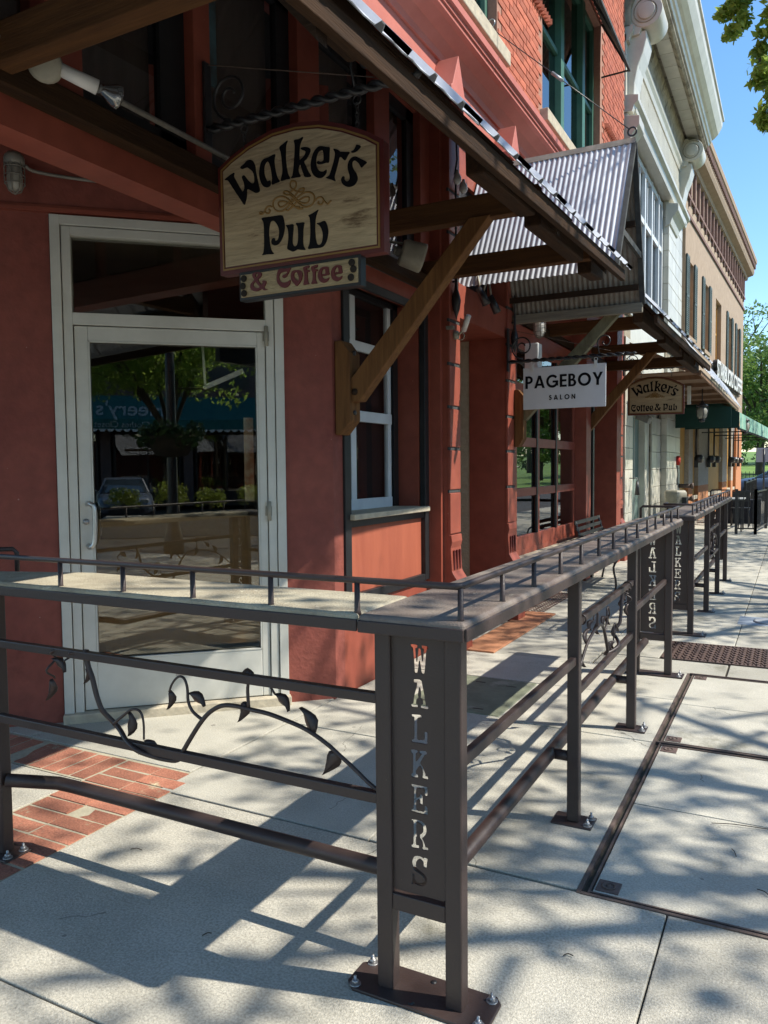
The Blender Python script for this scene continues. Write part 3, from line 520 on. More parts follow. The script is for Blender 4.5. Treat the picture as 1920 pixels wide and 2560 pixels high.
mb.box(-1.465,-1.457,-.02,.003,.36,2.27); mb.box(-.483,-.475,-.02,.003,.36,2.27); B('glazing_bead', mb, WHITEA, door)
mb = DW(); mb.tube(smooth([(-1.495,.0,1.055),(-1.48,.06,1.05),(-1.455,.07,1.09),(-1.45,.07,1.27),(-1.475,.06,1.31),(-1.495,.0,1.305)],5,False), .015, 12)
B('handle', mb, mat('brushed_steel', (.55,.55,.53), rough=.35, metal=.8), door)
mb = DW(); mb.cyl((-1.505,0,1.20),(-1.505,.008,1.20),.018,14); B('lock', mb, ZINC, door)
for z in (1.24, 2.33):
    mb = DW(); mb.cyl((-.418,.022,z-.06),(-.418,.022,z+.06),.013,10); mb.box(-.44,-.40,.0,.014,z-.03,z+.03); B('hinge', mb, FIXT, door)
mb = DW(); mb.lathe((-.98,.001,.235),[(.028,0),(.028,.002),(0,.002)],20,axis=(0,1,0)) if False else mb.box(-1.01,-.95,.0,.002,.228,.242); B('maker_badge', mb, ZINC, door)
mb = DW(); mb.beam((-.79,-.10,2.02),(-.55,-.12,2.13),.012,.03); mb.cyl((-.79,-.1,2.03),(-.80,-.11,2.28),.008,8); mb.cyl((-.79,-.12,2.02),(-.79,-.08,2.02),.014,10); B('closer_arm', mb, FIXTW, door)
# things behind the door glass
mb = DW(); mb.box(-2.3,.1,-1.4,-1.34,-.0,1.06); B('bar_front', mb, BARW)
mb = DW(); mb.box(-1.47,-.47,-.062,-.047,.40,1.21); B('bar_front_stand_in', mb, mat('bar_stand_in_brown', (.25,.135,.052), (.18,.095,.036), scale=3, rough=.5, stretch=(.5,.5,4)))  # stand-in for the bar front, added at the glass to catch outside light
mb = DW(); mb.box(-.56,-.50,-.075,-.07,1.30,1.83); B('window_poster', mb, mat('paper_poster', (.42,.38,.28),(.30,.12,.06), scale=9))
rm_ = [(-9,3.15),(-4.15,3.15),(-2.85,4.35),(-2.95,4.5),(-2.95,9),(-9,9)]
mb = MB(); mb.prism(rm_,(0,0,2.98),(1,0,0),(0,1,0),(0,0,1),.05); mb.prism(rm_,(0,0,-.01),(1,0,0),(0,1,0),(0,0,1),.02); mb.box(-9,-8.9,3.2,9,0,3); mb.box(-9,-2.95,8.9,9.0,0,3.0)
B('pub_room', mb, mat('pub_interior', (.15,.115,.085), (.10,.075,.055), scale=2, rough=.8))
mb = MB(); mb.box(-3.4,-3.3,5.3,7.3,3.0,4.4); mb.box(-3.3,-2.95,7.2,7.3,2.99,4.4); mb.box(-4.5,-2.95,-2,7.3,4.40,4.45); mb.box(-4.6,-4.5,-2,3,3.0,4.4); B('upper_room', mb, DARKIN)
mb = MB(); mb.box(-5.5,-2.9,-1.9,3.1,3.88,3.9) ; B('soffit', mb, RED)
# header beam over the cut-away corner and bay
mb = MB(); mb.box(FX-.16, FX, -4, 5.82, 2.79, 2.975); B('header_beam', mb, REDG)
mb = MB(); mb.box(FX-.05, FX+.012, 4.44, 5.8, 2.90, 2.965); B('grey_band', mb, GREYB)
mb = MB(); mb.box(FX-.02, FX+.006, 4.44, 5.8, 2.73, 2.79); mb.box(FX-.03,FX+.018,4.44,4.52,.56,2.73); mb.box(FX-.03,FX+.018,5.70,5.775,.60,2.73)
mb.box(FX-.03,FX+.016,4.52,5.70,.585,.65); mb.box(FX-.03,FX+.010,4.52,5.70,.60+.505,1.155)
B('bay_trim', mb, BLACKP, bev=.004)
mb = MB(); mb.box(FX-.06, FX-.02, 4.5, 5.72, .60, 1.12); B('apron_panel', mb, PANELR)
mb = MB(); mb.box(FX-.1, FX-.005, 4.44, 5.78, -.02, .59); B('plinth', mb, REDG)
mb = MB(); mb.box(FX-.25, FX+.055, 4.5, 5.715, 1.157, 1.197); B('window_sill', mb, STONE, bev=.006)
mb = MB(); mb.box(FX-.26, FX-.035, 5.70, 5.79, 1.15, 2.79); B('reveal', mb, REDG)
mb = MB(); mb.box(FX-.26, FX-.035, 4.40, 4.50, 1.15, 2.79); B('reveal', mb, REDG)
mb = MB(); mb.box(-2.89,-2.85,5.62,5.70,1.2,2.8); mb.box(-2.89,-2.85,4.5,5.7,2.76,2.80); mb.box(-2.89,-2.85,4.5,4.6,1.2,2.8); B('window_casing', mb, BLACKP)
wf = MB()
wf.box(-2.90,-2.862,4.96,5.035,1.22,2.78); wf.box(-2.90,-2.862,5.545,5.60,1.2,2.78); wf.box(-2.90,-2.862,4.62,4.68,1.22,2.78)
wf.box(-2.895,-2.855,4.62,5.60,1.195,1.275); wf.box(-2.895,-2.855,4.62,5.60,1.85,1.93); wf.box(-2.895,-2.858,4.62,5.60,2.37,2.44)
wfo = B('window_frame', wf, WHITEW, bev=.004)
for z0, z1 in ((1.275,1.85),(1.93,2.37),(2.44,2.76)):
    mb = MB(); mb.box(-2.885,-2.88,4.66,5.58,z0,z1); B('pane', mb, GLASSK, wfo)
mb = MB(); mb.box(-2.94,-2.93,5.02,5.6,1.2,2.8); B('curtain', mb, mat('dark_maroon_curtain', (.030,.010,.009), (.015,.006,.006), scale=3, stretch=(5,5,.4)), pub)
# pilaster steps beside the bay
mb = MB(); mb.box(FX-.2, -2.61, 5.775, 5.80, -.02, 4.3); mb.box(-2.9, -2.515, 5.79, 5.835, -.02, 4.3); B('pilaster_step', mb, REDG)

def quoin_column(y0, y1, xf=-2.45, nm='quoin_column', top=4.35):
    base = MB(); base.box(xf-.4, xf-.012, y0+.004, y1-.004, -.02, top); col = B(nm, base, REDG)
    zs = [.95, 1.31, 1.655, 1.99, 2.335, 2.68, 3.03, 3.37, 3.70, top]
    for i in range(len(zs)-1):
        b = MB(); b.box(xf-.03, xf, y0, y1, zs[i]+.014, zs[i+1]-.014); B('quoin_block', b, REDG, col, bev=.006)
        if i < len(zs)-1:
            b = MB(); b.box(xf-.025, xf-.009, y0-.002, y1+.002, zs[i+1]-.011, zs[i+1]+.013); B('joint_band', b, GREYB, col)
    # flared foot with three flutes
    f = MB(); f.prism([(xf-.03,.95),(xf+.005,.955),(xf+.012,.90),(xf+.0,.85),(xf+.01,.66),(xf+.02,.64),(xf+.075,.56),(xf+.10,.50),(xf+.10,-.02),(xf-.03,-.02)], (0,y0,0), (1,0,0), (0,0,1), (0,1,0), y1-y0)
    B('flared_foot', f, REDG, col, bev=.004)
    fl = MB()
    for k in range(3):
        yy = y0+(y1-y0)*(.22+.28*k); fl.box(xf+.004, xf+.018, yy-.012, yy+.012, .67, .83)
    B('flute', fl, MAROON, col, bev=.004)
    return col
quoin_column(5.835, 6.055); quoin_column(7.27, 7.50); quoin_column(12.68, 13.0)
# recess to the upstairs door
mb = MB(); mb.box(-2.78,-2.46,7.275,7.45,-.02,3.0); B('recess_side', mb, REDG)
mb = MB(); mb.box(-3.9,-2.78,7.28,7.4,-.02,2.8); B('stucco_side', mb, STUC)
mb = MB(); mb.box(-3.9,-3.8,6.0,7.3,-.02,2.8); mb.box(-3.9,-2.9,5.9,6.0,-.02,2.8); B('recess_back', mb, REDG)
mb = MB(); mb.box(-3.9,-2.47,6.05,7.28,2.74,3.02); B('recess_lintel', mb, REDG)
mb = MB(); mb.box(-2.7,-2.6,6.05,7.27,3.02,3.10); mb.box(-2.72,-2.66,6.05,7.27,3.1,4.1); B('recess_fanlight', mb, BLACKP)
# shopfront with roll-up glass door
mb = MB(); mb.box(-2.62,-2.47,7.50,7.60,-.02,3.0); mb.box(-2.75,-2.40,10.27,10.36,-.02,4.3); mb.box(-2.6,-2.405,10.36,10.55,-.02,4.3)
mb.box(-2.9,-2.42,12.35,12.68,-.02,4.3); mb.box(-2.9,-2.56,7.5,12.6,2.80,3.0); mb.box(-3.2,-2.9,10.5,10.6,-.02,3); B('shop_pier', mb, REDG)
mb = MB(); mb.box(-2.52,-2.40,10.66,10.74,-.02,2.8); B('shadow_gap_strip', mb, BLACKP)  # black strip stands in for the shadow gap before the door recess
mb = MB(); mb.box(-3.2,-3.1,10.6,12.4,-.02,2.9); B('shop_door', mb, MAROON)
sf = MB()
for z0, z1 in ((.62,.77),(1.19,1.28),(1.72,1.82),(2.28,2.38),(2.74,2.80)): sf.box(-2.60,-2.545,7.6,10.27,z0,z1)
for y0, y1 in ((7.6,7.66),(8.56,8.66),(9.35,9.44),(10.2,10.27)): sf.box(-2.60,-2.547,y0,y1,.62,2.8)
sfo = B('shop_window_frame', sf, REDG, bev=.004)
for y0, y1 in ((8.545,8.575),(9.335,9.365)):
    b = MB(); b.box(-2.56,-2.538,y0-.02,y1,.77,2.74); B('mullion_gasket', b, BLACKP, sfo)
for i, (y0, y1) in enumerate(((7.66,8.54),(8.66,9.33),(9.44,10.2))):
    for z0, z1 in ((.77,1.19),(1.28,1.72),(1.82,2.28),(2.38,2.74)):
        b = MB(); b.box(-2.575,-2.57,y0,y1,z0,z1); B('pane', b, GLASSW, sfo)
mb = MB(); mb.box(-5.4,-5.3,7.4,12.4,0,3); mb.box(-5.4,-2.62,7.42,7.46,0,3); mb.box(-5.4,-2.6,7.4,12.4,2.8,2.85); B('shop_room', mb, DARKIN)
mb = MB(); mb.box(-2.62,-2.30,7.55,11.3,.50,.57); B('stone_ledge', mb, STONE, bev=.012)
mb = MB(); mb.box(-2.62,-2.46,7.55,11.3,-.02,.50); mb.box(-2.62,-2.54,7.55,10.3,.56,.63); B('shop_plinth', mb, REDG)
# ---- transom windows above the header, between mullions
tw = MB(); tw.box(-2.70,-2.63,-4,5.80,4.24,4.40); tw.box(-2.70,-2.63,-4,5.8,2.975,3.02)
spans = [(2.17,2.35),(3.03,3.15),(3.93,4.165),(4.87,5.10)]
for a, b in spans: tw.box(-2.74,-2.60,a,b,2.975,4.26)
tw.box(-2.74,-2.60,5.62,5.80,2.975,4.26); tw.box(-2.74,-2.60,1.2,1.35,2.975,4.26)
two = B('transom_window_frame', tw, REDG, bev=.004)
bl = MB()
for a, b in ((2.86,3.03),(3.80,3.93),(4.74,4.87),(5.50,5.62)):
    bl.box(-2.70,-2.66,a,b,3.02,4.24)
bl.box(-2.70,-2.66,2.35,5.62,4.15,4.24); bl.box(-2.70,-2.66,2.35,5.6,3.02,3.10); B('black_sash', bl, BLACKP, two)
b = MB(); b.box(-2.66,-2.65,3.15,3.26,3.45,4.1); B('blue_tape_strip', b, mat('faded_blue_paint', (.05,.11,.14),(.04,.05,.05), scale=7), two)
for a, b_ in ((1.35,2.17),(2.35,2.86),(3.15,3.80),(4.165,4.74),(5.10,5.50)):
    b = MB(); b.box(-2.685,-2.68,a,b_,3.1,4.15); B('pane', b, GLASSK, two)
    b = MB(); b.box(-2.76,-2.75,a-.02,b_+.02,3.0,4.2); B('blind', b, CURT, two)
# ---- upper wall: salmon band, mouldings, brick
mb = MB(); mb.box(-3.0,-2.60,-6,5.85,4.38,4.80); mb.box(-3.0,-2.60,5.85,12.95,4.30,4.80); B('salmon_wall', mb, PINK)
mb = MB(); mb.box(-3.0,-2.62,6.05,7.27,4.0,4.32); mb.box(-3.0,-2.60,7.5,12.7,3.0,4.32); B('red_frieze', mb, REDG)
prof = [(-2.62,4.78),(-2.58,4.78),(-2.57,4.83),(-2.52,4.90),(-2.44,4.955),(-2.40,4.965),(-2.40,5.0),(-2.385,5.0),(-2.385,5.035),(-2.36,5.04),(-2.36,5.10),(-2.40,5.115),(-2.62,5.13)]
mb = MB(); mb.prism(prof, (0,-6,0), (1,0,0), (0,0,1), (0,1,0), 18.95); B('moulded_cornice', mb, PINK)
for yc in (5.945, 7.385, 10.45, 12.84):
    mb = MB(); mb.prism([(-.15,0),(.15,0),(.15,.06),(.125,.075),(0,.34),(-.125,.075),(-.15,.06)], (-2.60,yc,4.42), (0,1,0), (0,0,1), (1,0,0), .19); 
    cap = B('gabled_cap', mb, PINK, bev=.004)
    b = MB(); b.box(-2.6,-2.43,yc-.13,yc+.13,4.30,4.42); b.prism([(-.12,0),(.12,0),(.13,-.05),(-.13,-.05)],(-2.6,yc,4.40),(0,1,0),(0,0,1),(1,0,0),.18); B('cap_block', b, REDG, cap)
# brick wall with individually laid bricks
wallx = -2.455
wins = [(5.2,7.0,5.33,8.6),(8.45,11.25,5.33,7.55)]
bw = MB()
segs = [(-6,12.95,5.12,5.33)]
bw.box(-3.0, wallx-.008, -6, 12.95, 5.12, 5.30)
for a, b_ in ((-6,5.2),(7.0,8.45),(11.25,12.95)): bw.box(-3.0, wallx-.008, a, b_, 5.30, 10.2)
bw.box(-3.0, wallx-.008, 8.45, 11.25, 7.55, 10.2); bw.box(-3.0, wallx-.008, 5.2, 7.0, 8.6, 10.2)
bwall = B('brick_wall', bw, MORT)
cells = []
row = 0; z = 5.135
while z < 9.6:
    y = 4.9 + (.106 if row % 2 else 0)
    while y < 12.75:
        y1 = min(y+.203, 12.93)
        ok = True
        for a, b_, c, d in wins:
            if y1 > a-.01 and y < b_+.01 and z+.06 > c-.12 and z < d: ok = False
        if ok: cells.append((y, y1, z))
        y += .212
    z += .0745; row += 1
cells.sort(key=lambda c: (c[0]**2+6+(c[2]-1.5)**2) if c[0]+c[1] > 11.6 else 9e9)
unit = MB(); unit.box(-.02, .0, 0, .203, 0, .063); ume = unit.mesh('brick'); ume.materials.append(BRICK)
rest = MB()
for i, (y0, y1, z0) in enumerate(cells):
    off = random.uniform(-.002, .003)
    if i < 300 and y1-y0 > .2:
        o = bpy.data.objects.new('brick', ume); COL.objects.link(o); o.parent = bwall; o.location = (wallx+off, y0+random.uniform(-.002,.002), z0)
    else: rest.box(wallx-.02, wallx+off, y0, y1, z0, z0+.063)
B('brick_courses', rest, mat('orange_red_brick_courses', (.42,.12,.065), (.31,.08,.045), scale=5, rough=.85, bump=.3, bscale=70, speck=(9,.25)), bwall, kind='stuff')
# sawtooth courses beside the windows
for k in range(16):
    for y0, zt in ((7.45, 5.9), ):
        yy = y0+k*.075; zz = 6.28; st = MB()
        st.prism([(0,0),(.07,.0),(.035,.055)], (wallx,yy,zz), (0,1,0), (1,0,0), (0,0,1), .06); B('sawtooth_brick', st, BRICK, bwall)
for k in range(9):
    st = MB(); st.prism([(0,0),(.07,.0),(.035,.055)], (wallx,11.5+k*.075,6.28), (0,1,0), (1,0,0), (0,0,1), .06); B('sawtooth_brick', st, BRICK, bwall)
for a, b_, c in ((5.0,7.12,5.30),(8.35,11.35,5.30)):
    mb = MB(); mb.box(-2.7,-2.37,a,b_,c-.125,c+.005); B('stone_sill', mb, STONE, bev=.008)
def sash_window(y0, y1, z0, z1, splits):
    f = MB(); x0, x1 = -2.62, -2.55
    f.box(x0,x1,y0,y0+.07,z0,z1); f.box(x0,x1,y1-.07,y1,z0,z1); f.box(x0,x1,y0,y1,z0,z0+.07); f.box(x0,x1,y0,y1,z1-.07,z1)
    xs_ = [y0+.07]
    for s_ in splits: f.box(x0,x1+.03,s_-.07,s_+.07,z0,z1); xs_ += [s_-.07, s_+.07]
    xs_.append(y1-.07)
    zm = z0+(z1-z0)*.48
    for k in range(0, len(xs_), 2): f.box(x0,x1-.01,xs_[k],xs_[k+1],zm-.03,zm+.03)
    fo = B('sash_window', f, GREENW, bev=.006)
    for k in range(0, len(xs_), 2):
        for a, b_ in ((z0+.07,zm-.03),(zm+.03,z1-.07)):
            q = MB(); q.box(-2.60,-2.595,xs_[k],xs_[k+1],a,b_); B('pane', q, GLASSB, fo)
    q = MB(); q.box(-2.95,-2.9,y0,y1,z0,z1); B('blind', q, DARKIN, fo)
sash_window(5.2, 7.0, 5.33, 8.5, [6.1]); sash_window(8.45, 11.25, 5.33, 7.55, [9.5, 10.55])
q = MB(); q.box(-3.0,-2.9,-6,13,8.5,10.2); B('upper_wall_back', q, MORT)
mb = MB(); mb.box(-8,-2.6,-6,13,9.9,10.3); B('roof', mb, MORT)
# steel awning over the second window
aw = thing('window_awning', 'dark sloping metal awning propped over the green upstairs window', 'awning', (-2.3,9.8,7.3))
mb = MB(); mb.corr((-2.45,8.35,7.62),(0,1,0),(.37,0,-.70),2.95,.79,(.88,0,.46),.12,.01); obj('sheet', mb, GALVU, aw)
mb = MB()
for y in (8.36,9.3,10.3,11.28): mb.beam((-2.45,y,7.58),(-2.08,y,6.89),.03,.03)
mb.beam((-2.08,8.34,6.89),(-2.08,11.3,6.89),.03,.04)
for y in (8.4,11.26): mb.beam((-2.45,y,6.86),(-2.09,y,6.87),.018,.018)
obj('frame', mb, GREYB, aw)
# stay wires from the brick wall to the gable canopy
sw = thing('stay_wire', 'thin steel stay wire with a turnbuckle tying the gable canopy back to the brick wall', 'wire', (-2.4,7.2,5.5))
mb = MB(); mb.cyl((-2.43,6.75,5.36),(-1.27,6.93,4.32),.004,6); obj('wire', mb, BLACKI, sw)
a_ = Vector((-2.43,6.75,5.36)); b_ = Vector((-1.27,6.93,4.32))
mb = MB(); mb.cyl(a_.lerp(b_,.45),a_.lerp(b_,.53),.014,8); obj('turnbuckle', mb, ZINC, sw)
mb = MB(); mb.tube(rc(.035,14,(-2.43,6.75,5.40),'y'),.006,6,closed=True); obj('eye_ring', mb, ZINC, sw)
mb = MB(); mb.tube(rc(.035,14,(-1.25,6.93,4.30),'y'),.008,6,closed=True); obj('eye_ring', mb, BLACKI, sw)

# ================================================================ WHITE TERRACOTTA BUILDING
wb = thing('terracotta_building', 'white glazed terracotta commercial building with deep cornice and scroll consoles', 'building', (-4,16.5,0))
W_ = lambda nm, mb, m_, par=wb, **k: obj(nm, mb, m_, par, **k)
mb = MB(); mb.box(-4,-2.62,13.05,20.2,7.3,9.6); mb.box(-10,-4,13.05,20.2,0,10); mb.box(-4,-2.62,13.05,13.9,0,7.3); mb.box(-4,-2.62,17.6,20.2,0,7.3); W_('wall_core', mb, TERRA)
def blocks(y0, y1, z0, z1, x, bh, bw_, par, m_=TERRA, nm='terracotta_block'):
    nz_ = max(1, round((z1-z0)/bh)); ny = max(1, round((y1-y0)/bw_)); h_ = (z1-z0)/nz_; w2 = (y1-y0)/ny
    for j in range(nz_):
        for i in range(ny):
            b = MB(); b.box(x-.12, x+random.uniform(-.003,.003), y0+i*w2+.004, y0+(i+1)*w2-.004, z0+j*h_+.004, z0+(j+1)*h_-.004); W_(nm, b, m_, par, bev=.004, segs=1)
for y0, y1 in ((13.08,13.75),(17.75,19.95)):
    c = MB(); c.box(-2.6,-2.48,y0+.01,y1-.01,0,7.2); co = W_('pier', c, TERRAD)
    blocks(y0, y1, 0, 3.6, -2.43, .36, .42 if y1-y0 < 1 else .72, co)
    blocks(y0, y1, 4.0, 7.1, -2.43, .36, .34 if y1-y0 < 1 else .55, co)
    cp = MB(); cp.prism([(-2.5,6.55),(-2.40,6.6),(-2.36,6.72),(-2.3,6.8),(-2.24,6.86),(-2.24,7.0),(-2.5,7.05)], (0,y0-.05,0),(1,0,0),(0,0,1),(0,1,0),(y1-y0)*.5+.1); W_('pier_cap', cp, TERRA, co, bev=.01)
mb = MB(); mb.prism([(-2.6,7.1),(-2.36,7.1),(-2.33,7.2),(-2.27,7.25),(-2.27,7.33),(-2.40,7.36),(-2.6,7.36)], (0,13.06,0),(1,0,0),(0,0,1),(0,1,0),6.95); W_('ledge_moulding', mb, TERRA)
fb = MB(); fb.box(-2.6,-2.46,13.06,20.1,7.36,8.3); fo = W_('frieze', fb, TERRA)
fl = MB()
for k in range(52): fl.box(-2.47,-2.43,13.9+k*.115,13.9+k*.115+.07,7.42,8.15)
W_('flutes', fl, TERRA, fo, kind='stuff')
mb = MB(); mb.prism([(-2.6,8.2),(-2.42,8.2),(-2.40,8.28),(-2.36,8.34),(-2.36,8.42),(-2.6,8.42)], (0,13.06,0),(1,0,0),(0,0,1),(0,1,0),7.0); W_('frieze_moulding', mb, TERRA)
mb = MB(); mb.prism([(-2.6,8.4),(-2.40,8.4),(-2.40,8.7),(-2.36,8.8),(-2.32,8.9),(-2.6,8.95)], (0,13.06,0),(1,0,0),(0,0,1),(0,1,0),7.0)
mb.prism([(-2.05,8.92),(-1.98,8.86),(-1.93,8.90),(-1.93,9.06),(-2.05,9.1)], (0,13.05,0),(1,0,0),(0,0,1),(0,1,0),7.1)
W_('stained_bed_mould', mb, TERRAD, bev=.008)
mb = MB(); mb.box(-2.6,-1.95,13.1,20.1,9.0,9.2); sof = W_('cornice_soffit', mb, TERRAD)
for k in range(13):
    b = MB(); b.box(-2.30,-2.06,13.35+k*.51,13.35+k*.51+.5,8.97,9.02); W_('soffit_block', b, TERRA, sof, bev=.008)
mb = MB(); mb.prism([(-1.97,8.98),(-1.90,8.97),(-1.88,9.02),(-1.85,9.03),(-1.83,9.09),(-1.78,9.12),(-1.70,9.2),(-1.62,9.34),(-1.60,9.46),(-1.57,9.47),(-1.57,9.53),(-1.9,9.56),(-2.6,9.6),(-2.6,9.2),(-1.97,9.2)], (0,13.02,0),(1,0,0),(0,0,1),(0,1,0),7.2)
W_('cyma_cornice', mb, TERRA)
for y0 in (13.15, 19.3):
    # scroll console: spiral roll on top, curved stem below
    c = MB(); c.cyl((-2.17,y0,8.62),(-2.17,y0+.62,8.62),.24,28); c.cyl((-2.17,y0-.03,8.62),(-2.17,y0+.65,8.62),.13,20); 
    c.prism([(-2.62,8.9),(-2.25,8.9),(-2.2,8.5),(-2.28,8.3),(-2.62,8.3)],(0,y0+.01,0),(1,0,0),(0,0,1),(0,1,0),.6); con = W_('scroll_console', c, TERRA, bev=.006)
    s_ = MB(); s_.prism([(-2.62,8.42),(-2.18,8.36),(-2.17,8.25),(-2.22,8.05),(-2.30,7.85),(-2.35,7.6),(-2.36,7.3),(-2.32,7.22),(-2.32,7.12),(-2.62,7.1)],(0,y0+.06,0),(1,0,0),(0,0,1),(0,1,0),.5); W_('console_stem', s_, TERRA, con, bev=.02)
    sp_ = MB(); pts = []
    for k in range(60):
        a = k*.3; r_ = .215*(1-k/66); pts.append((-2.17+r_*math.cos(a+.8), y0-.004, 8.62+r_*math.sin(a+.8)))
    sp_.tube(pts,.009,5); W_('spiral', sp_, TERRAD, con)
# upper windows, white frames
uf = MB()
for y in (13.85,14.65,15.5,16.3,17.15,17.62): uf.box(-2.66,-2.55,y,y+.10,4.0,7.05)
for z in (4.0,6.0,6.95): uf.box(-2.66,-2.56,13.85,17.7,z,z+.1)
for y in (14.25,15.1,15.95,16.75): uf.box(-2.65,-2.58,y,y+.05,6.1,6.95)
ufo = W_('upper_window_frame', uf, WHITEW)
for k, y in enumerate((13.95,14.75,15.6,16.4,17.25)):
    for z0, z1 in ((4.1,6.0),(6.1,6.95)):
        b = MB(); b.box(-2.62,-2.615,y,y+.75,z0,z1); W_('pane', b, GLASSB, ufo)
b = MB(); b.box(-3.2,-3.15,13.8,17.7,3.9,7.2); W_('blind', b, mat('blue_grey_blind', (.20,.25,.30)), ufo)
mb = MB(); mb.box(-3.0,-2.5,13.8,17.75,3.2,4.0); W_('spandrel', mb, TERRA)
# ground floor: pale green panels, white pilasters, dark transom
mb = MB(); mb.box(-2.78,-2.70,13.8,15.9,0,2.42); gd = W_('green_panelling', mb, SAGE)
for y in (14.35,14.95,15.4): 
    b = MB(); b.box(-2.70,-2.69,y,y+.02,0,2.4); W_('panel_batten', b, WHITEA, gd)
mb = MB(); mb.box(-2.8,-2.62,13.75,17.75,2.42,2.62); mb.box(-2.72,-2.58,15.9,16.15,0,2.5); mb.box(-2.72,-2.60,16.3,16.5,0,2.5); W_('white_trim', mb, TERRA, bev=.01)
mb = MB(); mb.box(-2.82,-2.7,13.8,17.75,2.62,3.2); W_('dark_transom', mb, mat('dusky_transom', (.06,.07,.075),(.10,.11,.115), scale=4)); 
c = MB(); c.box(-2.68,-2.58,16.55,17.72,0,2.5); co = W_('side_pier', c, TERRAD); blocks(16.55,17.72,0,2.5,-2.55,.36,.58,co)

# ================================================================ TAN BRICK BUILDING (rotated 2.3 degrees)
ang = math.atan(.04); dB = Vector((math.sin(ang), math.cos(ang), 0)); nB = Vector((math.cos(ang), -math.sin(ang), 0)); oB = Vector((-2.4,20.3,0))
def bx_(p): return oB + nB*p[0] + dB*p[1] + Vector((0,0,p[2]))     # (out, along, z)
def BM(): return MB(bx_)
tb = thing('tan_brick_building', 'tan painted brick two storey building with shuttered windows and dentil cornice', 'building', (-6,27,0))
Q = lambda nm, mb, m_, par=tb, **k: obj(nm, mb, m_, par, **k)
L0, L1_ = 0.0, 13.7
wins2 = [(.45,1.25),(3.1,4.0),(5.6,6.9),(8.6,9.6),(11.2,12.1)]
mb = BM(); mb.box(-8,0,L0,L1_,6.55,8.9); mb.box(-8,0,L0,L1_,3.1,4.7); mb.box(-8,-.25,L0,L1_-.02,0,6.6)
prev = L0
for a, b in wins2: mb.box(-.5,0,prev,a,4.7,6.55); prev = b
mb.box(-.5,0,prev,L1_,4.7,6.55); Q('wall', mb, BRICK2)
for i, (a, b) in enumerate(wins2):
    f = BM(); f.box(-.22,-.12,a,a+.08,4.7,6.55); f.box(-.22,-.12,b-.08,b,4.7,6.55); f.box(-.22,-.12,a,b,6.45,6.55); f.box(-.22,-.1,a,b,4.7,4.78); f.box(-.2,-.13,a,b,5.6,5.66)
    wo_ = Q('window', f, OCHRE)
    p_ = BM(); p_.box(-.21,-.2,a,b,4.7,6.55); Q('painted_infill', p_, OCHRE, wo_)
    p_ = BM(); p_.box(-.15,.06,a-.12,b+.12,4.6,4.7); Q('sill', p_, BRICK2, wo_)
    if i != 2:
        for c in (a-.42, b+.02):
            s_ = BM(); s_.box(.01,.045,c,c+.05,4.68,6.6); s_.box(.01,.045,c+.35,c+.40,4.68,6.6); s_.box(.01,.045,c,c+.4,4.68,4.75); s_.box(.01,.045,c,c+.4,6.53,6.6); s_.box(.01,.045,c,c+.4,5.6,5.66)
            s_.box(.012,.02,c,c+.4,4.7,6.6)
            for k in range(38): s_.box(.02,.040,c+.05,c+.35,4.77+k*.048,4.77+k*.048+.026)
            Q('shutter', s_, SHUT, wo_)
mb = BM(); mb.box(-.1,.045,L0,L1_+.02,7.52,7.60); mb.box(-.1,.06,L0,L1_+.03,7.95,8.02); Q('string_course', mb, BRICK2D)
dn = BM()
for k in range(20): 
    yy = .3+k*.68
    dn = BM(); dn.box(0,.07,yy,yy+.12,8.02,8.72); dn.box(0.002,.055,yy+.02,yy+.10,7.80,8.0); Q('pilaster_strip', dn, BRICK2D)
mb = BM(); mb.prism([(0,8.72),(.10,8.74),(.12,8.85),(.30,8.9),(.34,9.0),(.34,9.28),(.42,9.32),(.44,9.44),(0,9.5)], (0,L0,0),(1,0,0),(0,0,1),(0,1,0),L1_+.3); Q('cornice', mb, BRICK2)
dn = BM()
for k in range(66): dn.box(.33,.40,.1+k*.21,.1+k*.21+.11,9.1,9.26)
Q('dentil', dn, BRICK2D, kind='stuff')
# ground floor: whitewashed brick piers, ochre panels
mb = BM(); mb.box(-.25,-.02,0,L1_,2.9,3.2); Q('lower_lintel', mb, SOFF)
for a, b in ((1.0,1.65),(2.65,4.6),(7.9,9.2),(10.4,11.0)):
    c = BM(); c.box(-.28,-.02,a,b,.95,2.9); Q('whitewashed_pier', c, WHBRK)
    c = BM(); c.box(-.28,-.02,a,b,0,.95); Q('brick_pier_base', c, ORBRK)
c = BM(); c.box(-.28,0,11.8,L1_,0,3.2); Q('corner_pier', c, ORBRK)
for a, b in ((0.2,.95),(1.7,2.6),(4.7,7.8),(9.3,10.3),(11.05,11.75)):
    c = BM(); c.box(-.3,-.12,a,b,.7,2.9); f = Q('ochre_panel', c, OCHRE)
    c = BM(); c.box(-.28,-.03,a,b,.6,.7); Q('sill', c, STONE, f)
    c = BM(); c.box(-.3,-.1,a,b,0,.6); Q('apron', c, ORBRK, f)
# letters of the coffee shop
sg = thing('shop_lettering', 'white channel letters of a coffee shop mounted high on the tan brick wall', 'sign', tuple(bx_((0.1,8.5,4.3))))
me = text('STARBUCKS COFFEE', .70, .12, bx_((.10,4.75,4.12)), dB, (0,0,1), align='LEFT', sx=1.10, bold=.012)
obj('letters', me, BLACKP, sg)
me = text('STARBUCKS COFFEE', .70, .008, bx_((.168,4.75,4.12)), dB, (0,0,1), align='LEFT', sx=1.10, bold=.020); obj('letter_faces', me, FIXTW, sg)
mb = BM(); mb.box(.0,.045,4.7,12.3,4.08,4.12); obj('raceway', mb, BLACKP, sg)
